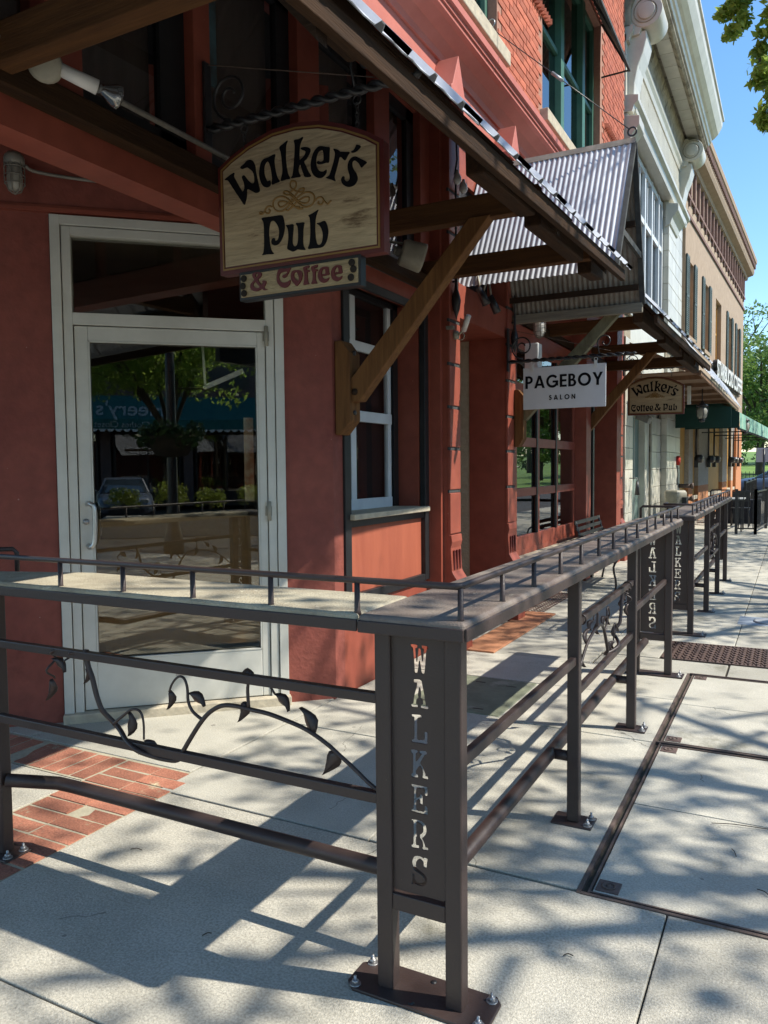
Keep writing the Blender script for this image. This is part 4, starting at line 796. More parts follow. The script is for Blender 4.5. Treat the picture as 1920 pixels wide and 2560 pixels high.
# ================================================================ TIMBER CANOPIES
def roof_canopy(y0, y1, trusses, label, ze0, ze1, plates, xe=-1.15):
    t = thing('timber_canopy', label, 'canopy', (-2, (y0+y1)/2, 2.9))
    O_ = lambda nm, mb, m_, par=t, **k: obj(nm, mb, m_, par, **k)
    run = 1.46; sl = 1.11
    def ze(y): return ze0+(ze1-ze0)*(y-y0)/(y1-y0)
    d = Vector((-run, 0, run*sl)); ln = d.length; dn_ = d.normalized(); nrm = dn_.cross(Vector((0,1,0))); 
    if nrm.z < 0: nrm = -nrm
    # corrugated roof in overlapping sheets, eave to wall
    n = max(1, round((y1-y0)/.66)); wd = (y1-y0)/n
    for i in range(n):
        mb = MB(); ya = y0+i*wd
        mb.rib((xe+.03, ya, ze(ya)+.0+random.uniform(0,.010)), (0,wd+.04,ze(ya+wd)-ze(ya)), dn_, wd+.04, ln+.03, nrm, .255, .024)
        O_('roof_sheet', mb, GALV)
    mb = MB(); mb.beam((xe-.02,y0,ze(y0)-.045),(xe-.02,y1,ze(y1)-.045),.035,.078,up=(0,0,1)); O_('fascia_board', mb, WY, bev=.004)
    for f_ in (.30, .62, .93):
        mb = MB(); mb.beam((xe-run*f_,y0+.03,ze(y0)+run*f_*sl-.05),(xe-run*f_,y1-.03,ze(y1)+run*f_*sl-.05),.09,.04,up=tuple(nrm)); O_('purlin', mb, WY)
    for a, b in plates:
        mb = MB(); mb.beam((-1.36,a,2.955),(-1.36,b,2.985),.10,.14); O_('eave_plate', mb, WY, bev=.012)
    for (yt, brace, za) in trusses:
        mb = MB(); mb.beam((-2.60,yt,za),(-1.30 if yt > 2 else -1.5,yt,za),.085,.14); O_('tie_beam', mb, WX, bev=.005)
        mb = MB(); mb.beam((xe-.02,yt,ze(yt)-.11),(xe-run+.0,yt,ze(yt)-.11+(run-.02)*sl),.06,.12,up=(0,1,0)) if False else mb.prism([(0,0),(0,.09),(-run,.09+run*sl),(-run,run*sl)],(xe-.045,yt-.03,ze(yt)-.11),(1,0,0),(0,0,1),(0,1,0),.06); O_('rafter', mb, WD)
        if brace:
            mb = MB(); mb.prism([(0,.0),(.10,.0),(.98,1.03),(.85,1.03),(0,.10)],(-2.56,yt-.055,1.93),(1,0,0),(0,0,1),(0,1,0),.095); O_('brace', mb, WZ, bev=.005)
            k = MB(); k.prism([(0,-.06),(.03,-.06),(.11,.03),(.11,.46),(.05,.54),(0,.54)],(-2.625,yt-.075,1.78),(1,0,0),(0,0,1),(0,1,0),.135); br = O_('wall_bracket', k, WZ, bev=.006)
            for zz in (1.86, 2.24):
                q = MB(); q.cyl((-2.52,yt-.02,zz),(-2.505,yt-.02,zz),.016,10); O_('bolt', q, BLACKI, br)
            q = MB(); q.cyl((-2.49,yt-.06,1.99),(-2.49,yt-.048,1.99),.022,12); O_('bolt', q, WD, br)
    mb = MB(); mb.box(-2.62,-2.56,y0,y1,2.98,3.10) if y0 > 7 else mb.box(-2.62,-2.54,y0,5.80,2.90,2.995); O_('ledger', mb, WY, bev=.004)
    return t
c1 = roof_canopy(-3.5, 6.15, [(-2.5,False,2.9),(1.93,False,3.01),(4.42,True,3.02),(5.66,False,3.03)], 'brown timber canopy with corrugated roof over the corner pub door and bay window', 2.57, 2.98, [(-3,2.45),(3.55,4.38),(4.46,5.5),(5.72,6.12)])
c3 = roof_canopy(7.75, 12.95, [(9.15,False,3.10),(10.62,True,3.02),(12.3,False,3.03)], 'further timber canopy with rusty corrugated roof over the glass-door shopfront', 2.92, 3.02, [(7.9,9.3),(9.4,10.9),(11.0,12.9)])
# conduit and floodlight under the first canopy
mb = MB(); mb.tube([(-2.50,1.0,3.02),(-2.50,3.3,3.035)],.0125,8); solo('conduit', mb, FGREY, 'pale grey conduit running along the timber ledger above the pub door', 'conduit')
fl = thing('flood_light', 'grey weatherproof floodlight with reflector bulb clamped under the brown tie beam', 'lamp', (-2.42,2.2,2.95))
mb = MB(); mb.lathe((-2.46,2.05,2.99),[(.0,-.035),(.05,-.035),(.06,-.02),(.06,.02),(.045,.03),(0,.03)],18,axis=(.5,-.7,-.3)); obj('junction_box', mb, FIXT, fl)
mb = MB(); mb.tube([(-2.44,2.08,2.98),(-2.41,2.12,2.975),(-2.36,2.19,2.95)],.012,8); mb.cyl((-2.43,2.08,2.985),(-2.36,2.2,2.95),.024,12,r2=.028); obj('lamp_holder', mb, FIXTW, fl)
mb = MB(); mb.lathe((-2.355,2.205,2.948),[(.018,0),(.022,.02),(.042,.055),(.045,.075),(.03,.085),(0,.088)],18,axis=(.5,.8,-.25)); obj('bulb', mb, mat('mirror_bulb', (.35,.36,.36), rough=.12, metal=.8), fl)

# gable canopy over the upstairs entry
gc = thing('gable_canopy', 'steep gabled canopy of silvery corrugated steel between the two timber canopies', 'canopy', (-1.9,6.9,3.5))
G_ = lambda nm, mb, m_, par=gc, **k: obj(nm, mb, m_, par, **k)
AP = Vector((0,6.95,4.24)); NL = Vector((0,6.24,3.02)); FLo = Vector((0,7.42,2.98)); xg0, xg1 = -2.6, -1.235
dN = (NL-AP); dF = (FLo-AP)
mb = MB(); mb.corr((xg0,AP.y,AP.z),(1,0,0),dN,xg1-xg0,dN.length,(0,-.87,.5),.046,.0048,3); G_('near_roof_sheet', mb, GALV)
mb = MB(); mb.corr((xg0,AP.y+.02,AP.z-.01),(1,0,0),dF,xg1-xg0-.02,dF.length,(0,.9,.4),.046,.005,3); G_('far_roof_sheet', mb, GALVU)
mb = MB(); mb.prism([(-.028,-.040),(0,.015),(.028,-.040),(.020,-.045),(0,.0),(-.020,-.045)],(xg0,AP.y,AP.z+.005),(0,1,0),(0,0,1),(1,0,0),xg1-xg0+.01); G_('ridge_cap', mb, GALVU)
for k in (.12,.5,.90):
    mb = MB(); p = AP+dF*k; mb.beam((xg0,p.y-.045,p.z-.01),(xg1-.02,p.y-.045,p.z-.01),.03,.05); G_('purlin', mb, WD)
    mb = MB(); p = AP+dN*k; mb.beam((xg0,p.y+.045,p.z-.01),(xg1-.02,p.y+.045,p.z-.01),.03,.05); G_('purlin', mb, WD)
mb = MB(); mb.beam((xg0,7.42,2.93),(xg1,7.42,2.93),.05,.085); G_('eave_beam', mb, WGX, bev=.004)
mb = MB(); mb.beam((xg1,AP.y,AP.z-.03),(xg1,NL.y,NL.z+.0),.035,.035,up=(1,0,0)); G_('gable_rafter', mb, GREYB)
mb = MB(); mb.beam((xg1,AP.y,AP.z-.03),(xg1,FLo.y,FLo.z-.02),.035,.045,up=(1,0,0)); mb.beam((xg1,6.45,3.35),(xg1,7.32,3.35),.03,.05); G_('gable_rafter', mb, GREYB)
mb = MB(); mb.prism([(0,0),(.10,0),(1.02,.98),(.90,.98),(0,.10)],(-2.44,7.47,1.96),(1,0,0),(0,0,1),(0,1,0),.085); G_('brace', mb, WG, bev=.004)
mb = MB(); mb.prism([(0,-.2),(.04,-.2),(.09,-.12),(.09,.3),(.04,.36),(0,.36)],(-2.447,7.45,1.9),(1,0,0),(0,0,1),(0,1,0),.11); G_('wall_bracket', mb, WZ, bev=.004)

# metal patio canopy and green awnings beyond
pc = thing('patio_canopy', 'bright corrugated metal patio roof with brown board soffit beyond the white building', 'canopy', (-2,18,3.2))
sl_ = Vector((-.74,0,1.18)).normalized(); nn_ = Vector((1.18,0,.74)).normalized()
for i in range(10):
    mb = MB(); mb.corr((-1.28,13.4+i*.95,3.03-.0*i),(0,1,0),sl_,.99,.62,nn_,.075,.011); obj('roof_sheet', mb, GALV, pc)
mb = MB(); mb.prism([(-1.36,2.98),(-1.36,2.93),(-2.45,3.40),(-2.45,3.55)],(0,13.42,0),(1,0,0),(0,0,1),(0,1,0),.06); mb.box(-1.36,-1.33,13.4,22.9,2.93,3.01); obj('fascia_board', mb, SOFF, pc)
for k in range(7):
    mb = MB(); mb.box(-2.45,-1.35,14.0+k*1.4,14.08+k*1.4,2.93,3.0); obj('joist', mb, SOFF, pc)
mb = MB(); mb.box(-2.5,-1.34,13.5,22.9,3.0,3.02); obj('soffit', mb, SOFF, pc)
mb = MB(); mb.box(-1.75,-1.69,15.3,15.36,2.62,2.95); obj('white_post', mb, WHITEA, pc)
gv = MB(); gv.box(-2.42,-1.25,19.0,19.03,2.36,2.80); solo('green_valance', gv, TEALD, 'dark green canvas valance hanging under the metal patio roof', 'valance')
ga = thing('green_awning', 'long faded green canvas awning along the tan brick wall', 'awning', (-1.6,27,2.8))
xa0, xa1 = -2.3, -1.12
def xl(y): return .04*(y-20.3)
y0, y1 = 19.9, 30.5
mb = MB(); mb.add([(xa0+xl(y0),y0,3.35),(xa1+xl(y0),y0,2.72),(xa1+xl(y1),y1,2.72),(xa0+xl(y1),y1,3.35)],[(0,1,2,3)]); obj('canvas_top', mb, TEAL, ga)
mb = MB(); mb.add([(xa1+xl(y0),y0,2.72),(xa1+xl(y0)+.01,y0,2.36),(xa1+xl(y1)+.01,y1,2.36),(xa1+xl(y1),y1,2.72)],[(0,1,2,3)]); mb.add([(0,0,0),(0,0,0),(0,0,0),(0,0,0)],[]); obj('valance', mb, TEAL, ga)
mb = MB(); mb.add([(xa0+xl(y0),y0,3.35),(xa1+xl(y0),y0,2.72),(xa1+xl(y0),y0,2.36),(xa0+xl(y0),y0,2.36)],[(0,1,2,3)]); obj('end_panel', mb, TEALD, ga)
mb = MB()
for yy in (20.0,22.6,25.2,27.8,30.4): mb.beam((xa0+xl(yy),yy,2.38),(xa1+xl(yy),yy,2.38),.03,.03)
mb.beam((xa1+xl(y0)-.03,y0,2.35),(xa1+xl(y1)-.03,y1,2.35),.04,.04); obj('frame', mb, GREYB, ga)

# ================================================================ HANGING SIGNS
def wrought_bracket(y, xw, xe, z, label, d=.018):
    t = thing('sign_bracket', label, 'sign bracket', (xw,y,z))
    mb = MB(); n = 60
    # two wires twisted round each other
    for ph in (0, math.pi):
        mb.tube([(xw+(xe-xw)*i/n, y+d*.6*math.cos(ph+i*.75), z+d*.6*math.sin(ph+i*.75)) for i in range(n+1)], d*.62, 6)
    obj('twisted_bar', mb, BLACKI, t)
    mb = MB(); mb.lathe((xe,y,z),[(d*.7,0),(d*1.1,.02),(d*.6,.05),(d*.45,.07),(d*.9,.085),(0,.11)],12,axis=(1,0,0)); obj('finial', mb, BLACKI, t)
    mb = MB(); mb.box(xw-.012,xw+.006,y-.025,y+.025,z-.09,z+.32); obj('wall_plate', mb, BLACKI, t, bev=.004)
    def spiral(cx, cz, r0, a0, turns, sgn):
        n_ = int(turns*18); return [(cx+r0*(1-i/(n_*1.25))*math.cos(a0+sgn*i*turns*2*math.pi/n_), y, cz+r0*(1-i/(n_*1.25))*math.sin(a0+sgn*i*turns*2*math.pi/n_)) for i in range(n_+1)]
    mb = MB(); pts = [(xw,y,z+.27),(xw+.05,y,z+.25)]+spiral(xw+.16,z+.13,.115,math.pi*.55,1.6,1 if False else -1)[2:]
    mb.tube(spiral(xw+.14,z+.135,.115,-math.pi*.5,1.7,-1),.0075,7); obj('scroll', mb, BLACKI, t)
    mb = MB(); mb.tube([(xe-.22,y,z+.01)]+spiral(xe-.17,z+.12,.07,-math.pi*.95,1.1,-1),.0065,7); obj('scroll', mb, BLACKI, t)
    mb = MB(); mb.cyl((xw,y,z+.31),(xe-.12,y,z+.035),.0025,5); obj('stay_wire', mb, RUST, t)
    return t
def hang_ring(par, x, y, z0, z1):
    mb = MB(); mb.tube(rc(.020,14,(x,y,z0-.02),'y'),.0035,6,closed=True); k = 0; z = z0-.045
    while z > z1+.01:
        ax = 'y' if k % 2 == 0 else 'x'; mb.tube([( p[0], p[1], z+(p[2]-z)*1.5) for p in rc(.009,10,(x,y,z),ax)],.0022,5,closed=True); z -= .020; k += 1
    obj('chain', mb, BLACKI, par)
wrought_bracket(3.1, -2.58, -1.53, 3.17, 'black twisted wrought iron bracket with scrolls carrying the big pub sign', .021)
wrought_bracket(7.25, -2.44, -1.36, 2.505, 'black twisted wrought iron bracket carrying the white salon sign', .017)
wrought_bracket(12.85, -2.42, -1.5, 3.02, 'far black twisted iron bracket carrying the small coffee and pub sign', .017)

def letters(par, keys, y, m_, o, s, name='lettering', dy=.0035, scale=1, fn=None):
    mes = []
    for grp, k in keys:
        lp = smooth([(a*.001, b*.001) for a, b in DATA[grp][k]], 3)
        holes = [smooth([(a*.001, b*.001) for a, b in DATA[grp][h]], 3) for h in ({'&':['&h1','&h2'],'o':['oh']}.get(k, []) if grp == 'coffee' else [])]
        loops = [[(p[0], p[1]) for p in lp]]+[[(p[0], p[1]) for p in h] for h in holes]
        if fn: loops = [[fn(k, p) for p in L_] for L_ in loops]
        mes.append(shape(loops, dy*2, (o[0], y, o[1]), (s,0,0), (0,0,s)))
    return obj(name, join_meshes(name, mes), m_, par)
def ribbon(pts, wdt, flip=1):
    """flat ribbon outline polygon pairs -> MB strip in XZ plane"""
    return pts
def ornament(par, y, o, s, m_, fn=None):
    mb = MB()
    for st in DATA['orn']:
        P_ = smooth([(a*.001, b*.001) for a, b in st], 5, False)
        if fn: P_ = [Vector(fn(None, p)) for p in P_]
        mb.tube([(o[0]+p[0]*s, y, o[1]+p[1]*s) for p in P_], .0045 if s > .9 else .0055, 6)
    obj('scrollwork', mb, m_, par)
def arched_sign(y, o, s, label, words, group=None):
    t = thing('hanging_sign', label, 'sign', (o[0],y,o[1]))
    outl = [(-.462,.170),(-.458,-.345),(.452,-.350),(.452,.130)]+[(a,b) for a,b in [(.377,.178),(.255,.236),(.129,.278),(-.002,.295),(-.137,.292),(-.279,.258),(-.389,.212)]]
    def inset(d, fx, fz): 
        out = []
        n = len(outl)
        for i in range(n):
            p0 = Vector(outl[i-1]); p1 = Vector(outl[i]); p2 = Vector(outl[(i+1) % n])
            a = (p1-p0).normalized(); b = (p2-p1).normalized(); na = Vector((-a.y, a.x)); nb_ = Vector((-b.y, b.x)); q = (na+nb_).normalized(); k = d/max(.3, q.dot(na))
            out.append((p1.x+q.x*k, p1.y+q.y*k))
        return out
    S_ = lambda L_: [(p[0]*s, p[1]*s) for p in L_]
    me = shape([S_(outl)], .05*s, (o[0], y+.02*s, o[1]), (1,0,0), (0,0,1)); obj('board', me, MAROON, t, bev=.004)
    me = shape([S_(inset(.020,1,1)), S_(inset(.028,1,1))], .008*s, (o[0], y-.006*s, o[1]), (1,0,0), (0,0,1)); obj('gold_line', me, GOLD, t)
    me = shape([S_(inset(.036,1,1))], .010*s, (o[0], y-.0045*s, o[1]), (1,0,0), (0,0,1)); obj('cream_face', me, BOARD, t)
    yf = y-.0095*s
    letters(t, [('walkers', k) for k in 'walkerqs'], yf, SBLACK, o, s) 
    return t, yf
s1, yf = arched_sign(3.1, (-2.06,2.8), 1.0, 'large arched cream and maroon pub sign hanging on chains above the corner door', None)
letters(s1, [('pub', k) for k in 'Pub'], yf, SBLACK, (-2.06,2.8), 1.0)
ornament(s1, yf, (-2.06,2.8), 1.0, GOLD)
hang_ring(s1, -2.36, 3.1, 3.15, 3.03); hang_ring(s1, -1.74, 3.1, 3.15, 3.01)
s1b = thing('name_plank', 'small weathered cream plank lettered & Coffee hung below the big pub sign', 'sign', (-2.06,3.1,2.39))
mb = MB(); mb.box(-2.40,-1.725,3.09,3.14,2.318,2.455); obj('board', mb, BLACKP, s1b, bev=.003)
mb = MB(); mb.box(-2.388,-1.737,3.084,3.092,2.332,2.440); obj('cream_face', mb, BOARD2, s1b, bev=.003)
letters(s1b, [('coffee', k) for k in '&CofgeE'], 3.082, SMAR, (-2.06,2.8+.008), 1.0)
for x, z in ((-2.365,2.42),(-2.372,2.385),(-2.365,2.35),(-1.765,2.42),(-1.757,2.39),(-1.77,2.355)):
    mb = MB(); mb.cyl((x,3.084,z),(x,3.074,z),.016,14); obj('painted_bean', mb, mat('dark_brown_disc', (.02,.014,.010)), s1b, bev=.003)
# third sign
s3, yf3 = arched_sign(12.85, (-1.93,2.62), .92, 'smaller arched cream pub and coffee sign at the far end of the timber canopy', None)
W3 = {'C':(-.40,-.155),'o':(-.31,-.155),'f':(-.235,-.155),'g':(-.19,-.155),'e':(-.145,-.155),'E':(-.07,-.155),'&':(.045,-.155)}
def place3(par):
    src = DATA['coffee']; x = -.40; sc = 1.0; mes = []
    for k in ['C','o','f','g','e','E','&']:
        lo = min(p[0] for p in src[k]); hi = max(p[0] for p in src[k]); zc = -.375-(.0) 
        zl = min(p[1] for p in src[k])
        if k == '&': x += .022
        loops = [[(( p[0]-lo*.001)*sc+x, (p[1]-zl*.001)*sc*1.32-.285) for p in smooth([(a*.001,b*.001) for a,b in src[k]],3)]]
        for h in {'&':['&h1','&h2'],'o':['oh']}.get(k, []): loops.append([((p[0]-lo*.001)*sc+x, (p[1]-zl*.001)*sc*1.32-.285) for p in smooth([(a*.001,b*.001) for a,b in src[h]],3)])
        mes.append(shape([[(a*.92,b*.92) for a,b in L_] for L_ in loops], .006, (-1.93,yf3,2.62), (1,0,0), (0,0,1)))
        x += (hi-lo)*.001*sc+.006
    x += .026
    for k in 'Pub':
        src2 = DATA['pub'][k]; lo = min(p[0] for p in src2); hi = max(p[0] for p in src2); zl = min(p[1] for p in src2); sc2 = .58
        loops = [[((p[0]-lo*.001)*sc2+x, (p[1]-zl*.001)*sc2*1.12-.285) for p in smooth([(a*.001,b*.001) for a,b in src2],3)]]
        mes.append(shape([[(a*.92,b*.92) for a,b in L_] for L_ in loops], .006, (-1.93,yf3,2.62), (1,0,0), (0,0,1)))
        x += (hi-lo)*.001*sc2+.010
    obj('lettering', join_meshes('lettering', mes), SBLACK, par)
place3(s3)
ornament(s3, yf3-.001, (-1.93,2.635), .72, GOLD)
hang_ring(s3, -2.15, 12.85, 3.0, 2.87); hang_ring(s3, -1.70, 12.85, 3.0, 2.86)
# salon sign
s2 = thing('salon_sign', 'flat white rectangular salon sign with bold black lettering hung from a twisted bar', 'sign', (-1.97,7.45,2.25))
mb = MB(); mb.box(-2.29,-1.52,7.24,7.255,2.045,2.435); obj('panel', mb, WSIGN, s2, bev=.002)
def arc(cx, cy, rx, ry, a0, a1, n=22): return [(cx+rx*math.cos(math.radians(a0+(a1-a0)*i/n)), cy+ry*math.sin(math.radians(a0+(a1-a0)*i/n))) for i in range(n+1)]
T_ = .20
GL = {'P': (.62, [[(0,0),(0,1)]+arc(.30,.69,.31,.31,90,-90)+[(T_,.38),(T_,0)], [(T_,.55),(T_,.83)]+arc(.29,.69,.13,.14,90,-90,12)]),
 'A': (.86, [[(0,0),(.33,1),(.53,1),(.86,0),(.66,0),(.60,.19),(.26,.19),(.20,0)], [(.315,.36),(.43,.73),(.545,.36)]]),
 'G': (.98, [arc(.5,.5,.5,.52,42,318)+[(.97,.10),(.97,.54),(.52,.54),(.52,.38),(.77,.38)]+arc(.5,.5,.31,.33,-45,-318)+[(.80,.73)]]),
 'E': (.56, [[(0,0),(0,1),(.55,1),(.55,.83),(T_,.83),(T_,.59),(.53,.59),(.53,.42),(T_,.42),(T_,.17),(.55,.17),(.55,0)]]),
 'B': (.64, [[(0,0),(0,1)]+arc(.28,.75,.26,.25,90,-62)+arc(.32,.29,.31,.29,62,-90), [(T_,.60),(T_,.84)]+arc(.27,.72,.09,.12,90,-90,10), [(T_,.16),(T_,.44)]+arc(.31,.30,.12,.14,90,-90,10)]),
 'O': (1.02, [arc(.51,.5,.51,.52,0,350,34), arc(.51,.5,.31,.33,0,350,30)]),
 'Y': (.80, [[(.30,0),(.30,.42),(0,1),(.22,1),(.40,.62),(.58,1),(.80,1),(.50,.42),(.50,0)]]),
 'S': (.56, [[(p[0],p[1]) for p in smooth([(.50,.93),(.42,.78),(.30,.86),(.21,.78),(.27,.68),(.44,.56),(.53,.40),(.50,.16),(.32,-.01),(.12,.01),(0,.14),(.10,.27),(.22,.16),(.34,.22),(.33,.34),(.20,.43),(.06,.56),(.02,.76),(.14,.97),(.34,1.02)],3)]]),
 'L': (.50, [[(0,0),(0,1),(T_,1),(T_,.17),(.48,.17),(.48,0)]]),
 'N': (.76, [[(0,0),(0,1),(.19,1),(.57,.34),(.57,1),(.76,1),(.76,0),(.57,0),(.19,.66),(.19,0)]])}
def word(s_, x0, x1, z0, h_, y, par, m_, sx=1.0):
    tot = sum(GL[c][0] for c in s_)*h_*sx; gap = (x1-x0-tot)/(len(s_)-1); x = x0; mes = []
    for c in s_:
        mes.append(shape([[(x+a*h_*sx, z0+b*h_) for a, b in L_] for L_ in GL[c][1]], .003, (0,y,0), (1,0,0), (0,0,1))); x += GL[c][0]*h_*sx+gap
    obj('lettering', join_meshes('lettering', mes), m_, par)
word('PAGEBOY', -2.268, -1.545, 2.24, .117, 7.2385, s2, SBLACK)
word('SALON', -2.04, -1.795, 2.125, .045, 7.2385, s2, SBLACK)
for x in (-2.20,-1.61):
    mb = MB(); mb.box(x-.014,x+.014,7.232,7.2385,2.40,2.465); mb.tube(rc(.016,12,(x,7.245,2.475),'y'),.003,6,closed=True); obj('hanger', mb, FIXTW, s2)

# ================================================================ FIXTURES
def cage_lamp(o, label, bulb=JAR, s=1.0, up=False):
    t = thing('cage_lamp', label, 'lamp', o)
    sg_ = 1
    mb = MB(); mb.lathe((o[0],o[1],o[2]),[(.0,.0),(.035*s,.0),(.05*s,-.015*s),(.055*s,-.03*s),(.055*s,-.06*s),(.045*s,-.065*s)],18); obj('cap', mb, FGREY, t)
    mb = MB(); mb.lathe((o[0],o[1],o[2]-.06*s),[(.042*s,0),(.043*s,-.10*s),(.034*s,-.14*s),(.0,-.155*s)],18); obj('glass_jar', mb, bulb, t)
    mb = MB()
    for k in range(6):
        a = k*math.pi/3; r = .052*s; c, s_ = math.cos(a), math.sin(a)
        mb.tube([(o[0]+r*c,o[1]+r*s_,o[2]-.05*s),(o[0]+r*c,o[1]+r*s_,o[2]-.16*s),(o[0]+r*.6*c,o[1]+r*.6*s_,o[2]-.21*s),(o[0],o[1],o[2]-.225*s)],.0035*s,5)
    for z in (.08,.125,.17): mb.tube(rc(.053*s,18,(o[0],o[1],o[2]-z*s)),.003*s,5,closed=True)
    obj('cage', mb, FGREY, t); return t
pL = dx_((-1.815,.10,3.28))
cl = cage_lamp(tuple(pL), 'old grey caged jar lamp fixed to the red wall left of the pub door')
mb = MB(); mb.tube(smooth([dx_((-1.76,.09,3.22)),dx_((-1.70,.06,3.20)),dx_((-1.4,.035,3.185)),dx_((-.85,.03,3.175)),dx_((-.3,.03,3.17))],5,False),.010,8); solo('conduit', mb, FGREY, 'thin conduit running right from the caged jar lamp along the red wall', 'conduit')
cage_lamp((-2.24,7.6,3.02), 'caged lamp with a round white bulb beneath the gable canopy', mat('white_bulb', (.7,.7,.66), rough=.3), 1.15)
# horn loudspeaker on the tie beam
hs = thing('horn_loudspeaker', 'cream horn loudspeaker mounted above the bay window by the timber brace', 'loudspeaker', (-2.42,5.0,2.98))
ax = Vector((.80,.52,-.28)).normalized()
def hp(p): 
    a = Vector((0,0,1)); r = ax.cross(a).normalized(); u = r.cross(ax)
    return Vector((-2.46,4.98,3.01))+ax*p[0]+r*p[1]+u*p[2]
mb = MB(hp); n = 24
def rr_(w_, h_, e=3.2): return [(w_*abs(math.cos(2*math.pi*k/n))**(2/e)*(1 if math.cos(2*math.pi*k/n) > 0 else -1), h_*abs(math.sin(2*math.pi*k/n))**(2/e)*(1 if math.sin(2*math.pi*k/n) > 0 else -1)) for k in range(n)]
vs = []; secs = [(.0,.055,.055),(.02,.085,.075),(.12,.105,.085),(.145,.11,.088),(.145,.10,.08),(.05,.04,.035)]
secs = [(.17,.04,.03),(.17,.10,.078),(.165,.112,.09),(.15,.114,.092),(.02,.105,.082),(.0,.095,.072),(.015,.085,.064),(.05,.035,.03)]
for d_, w_, h_ in secs: vs += [(d_, a, b) for a, b in rr_(w_, h_)]
fs = [(i*n+k, i*n+(k+1) % n, (i+1)*n+(k+1) % n, (i+1)*n+k) for i in range(len(secs)-1) for k in range(n)]+[tuple(range(n))]
mb.add(vs, fs, True); obj('horn', mb, FIXT, hs)
mb = MB(hp); mb.cyl((.05,0,0),(-.03,0,0),.035,14); mb.cyl((-.03,0,0),(-.05,0,0),.028,14); obj('driver', mb, FGREY, hs)
mb = MB(); mb.beam((-2.60,4.9,3.09),(-2.40,4.96,3.05),.05,.006); mb.beam((-2.42,4.93,3.0),(-2.42,4.93,3.08),.05,.006); obj('mounting_strap', mb, FGREY, hs)
sc = thing('security_camera', 'small white bullet security camera on the first quoined column', 'camera', (-2.44,5.93,2.6))
mb = MB(); mb.cyl((-2.37,5.93,2.60),(-2.30,5.86,2.70),.022,14); obj('camera_body', mb, FIXTW, sc)
mb = MB(); mb.cyl((-2.45,5.93,2.57),(-2.42,5.93,2.57),.035,16); mb.cyl((-2.42,5.93,2.57),(-2.36,5.93,2.61),.010,8); mb.tube(rc(.03,14,(-2.41,5.97,2.565),'y'),.004,6,closed=True); obj('wall_mount', mb, FIXT, sc)
mb = MB(); mb.box(-2.47,-2.41,5.80,5.84,2.60,2.625); obj('side_clip', mb, FGREY, sc)
for (y, lab) in ((5.90, 'black spear-shaped iron banner finial on the first quoined column'), (7.38, 'black spear-shaped iron banner finial on the second quoined column')):
    mb = MB(); z = 2.99 if y < 7 else 2.9
    mb.lathe((-2.42,y,z),[(0,.10),(.008,.08),(.012,0),(.016,-.06),(.035,-.12),(.040,-.15),(.03,-.22),(.0,-.30)],6); mb.cyl((-2.46,y,z),(-2.41,y,z),.008,6); mb.tube([(-2.42,y,z+.08),(-2.42,y,z+.8)],.009,6)
    solo('banner_finial', mb, BLACKI, lab, 'finial')
sp2 = thing('spotlight_pair', 'two small black spotlights on curved arms above the recessed entry', 'lamp', (-2.44,6.4,3.0))
for y, dz in ((6.35,0),(6.62,-.02)):
    mb = MB(); mb.tube(smooth([(-2.46,y,3.05),(-2.40,y-.05,3.13),(-2.36,y-.1,3.05),(-2.35,y-.1,2.98)],5,False),.009,7); obj('arm', mb, FIXT, sp2)
    mb = MB(); mb.cyl((-2.36,y-.1,3.0+dz),(-2.30,y-.08,2.86+dz),.03,12,r2=.036); obj('lamp_head', mb, BLACKI, sp2)
ws = thing('wall_speaker', 'white box speaker on a bracket beside the salon sign bracket', 'loudspeaker', (-2.3,7.0,2.55))
mb = MB(); mb.box(-2.38,-2.24,7.56,7.70,2.42,2.72); obj('cabinet', mb, FIXTW, ws, bev=.012)
mb = MB(); mb.box(-2.46,-2.38,7.6,7.66,2.54,2.60); obj('bracket', mb, BLACKI, ws)
for y in (5.85, 5.98):
    pass
bu = thing('clear_bulbs', 'two clear glass bulbs clipped high on the first quoined column', 'lamp', (-2.42,5.92,3.8))
for (y, z) in ((5.86,3.79),(5.99,3.76)):
    mb = MB(); mb.lathe((-2.39,y,z),[(.012,.05),(.014,.03),(.03,.0),(.034,-.03),(.02,-.055),(0,-.06)],14); obj('bulb', mb, mat('clear_bulb_glass', (.55,.56,.55), rough=.08, spec=.9), bu)
mb = MB(); mb.tube([(-2.43,5.92,4.25),(-2.42,5.93,3.95),(-2.42,5.88,3.82)],.008,6); obj('cable', mb, BLACKI, bu)
# lanterns and meters along the far walls
def lantern(o, label, s=1.0):
    t = thing('wall_lantern', label, 'lantern', o, 'patio lanterns with clear jar glass')
    mb = MB(); mb.lathe(o,[(.0,.16*s),(.03*s,.14*s),(.05*s,.10*s),(.11*s,.06*s),(.11*s,.04*s),(.07*s,.03*s)],14); obj('cap', mb, BLACKI, t)
    mb = MB(); mb.lathe(o,[(.06*s,.04*s),(.10*s,-.04*s),(.09*s,-.16*s),(.06*s,-.2*s)],14); obj('jar', mb, JAR, t)
    mb = MB(); mb.lathe(o,[(.06*s,-.2*s),(.05*s,-.26*s),(0,-.27*s)],12)
    for k in range(4):
        a = k*math.pi/2+.3; mb.tube([(o[0]+.105*s*math.cos(a),o[1]+.105*s*math.sin(a),o[2]+.04*s),(o[0]+.11*s*math.cos(a),o[1]+.11*s*math.sin(a),o[2]-.1*s),(o[0]+.07*s*math.cos(a),o[1]+.07*s*math.sin(a),o[2]-.22*s)],.008*s,5)
    mb.cyl((o[0],o[1],o[2]+.15*s),(o[0],o[1],o[2]+.4*s),.012*s,6); obj('frame', mb, BLACKI, t)
lantern((-1.62,16.6,2.62), 'jar glass lantern hanging in front of the dark green valance', 1.0)
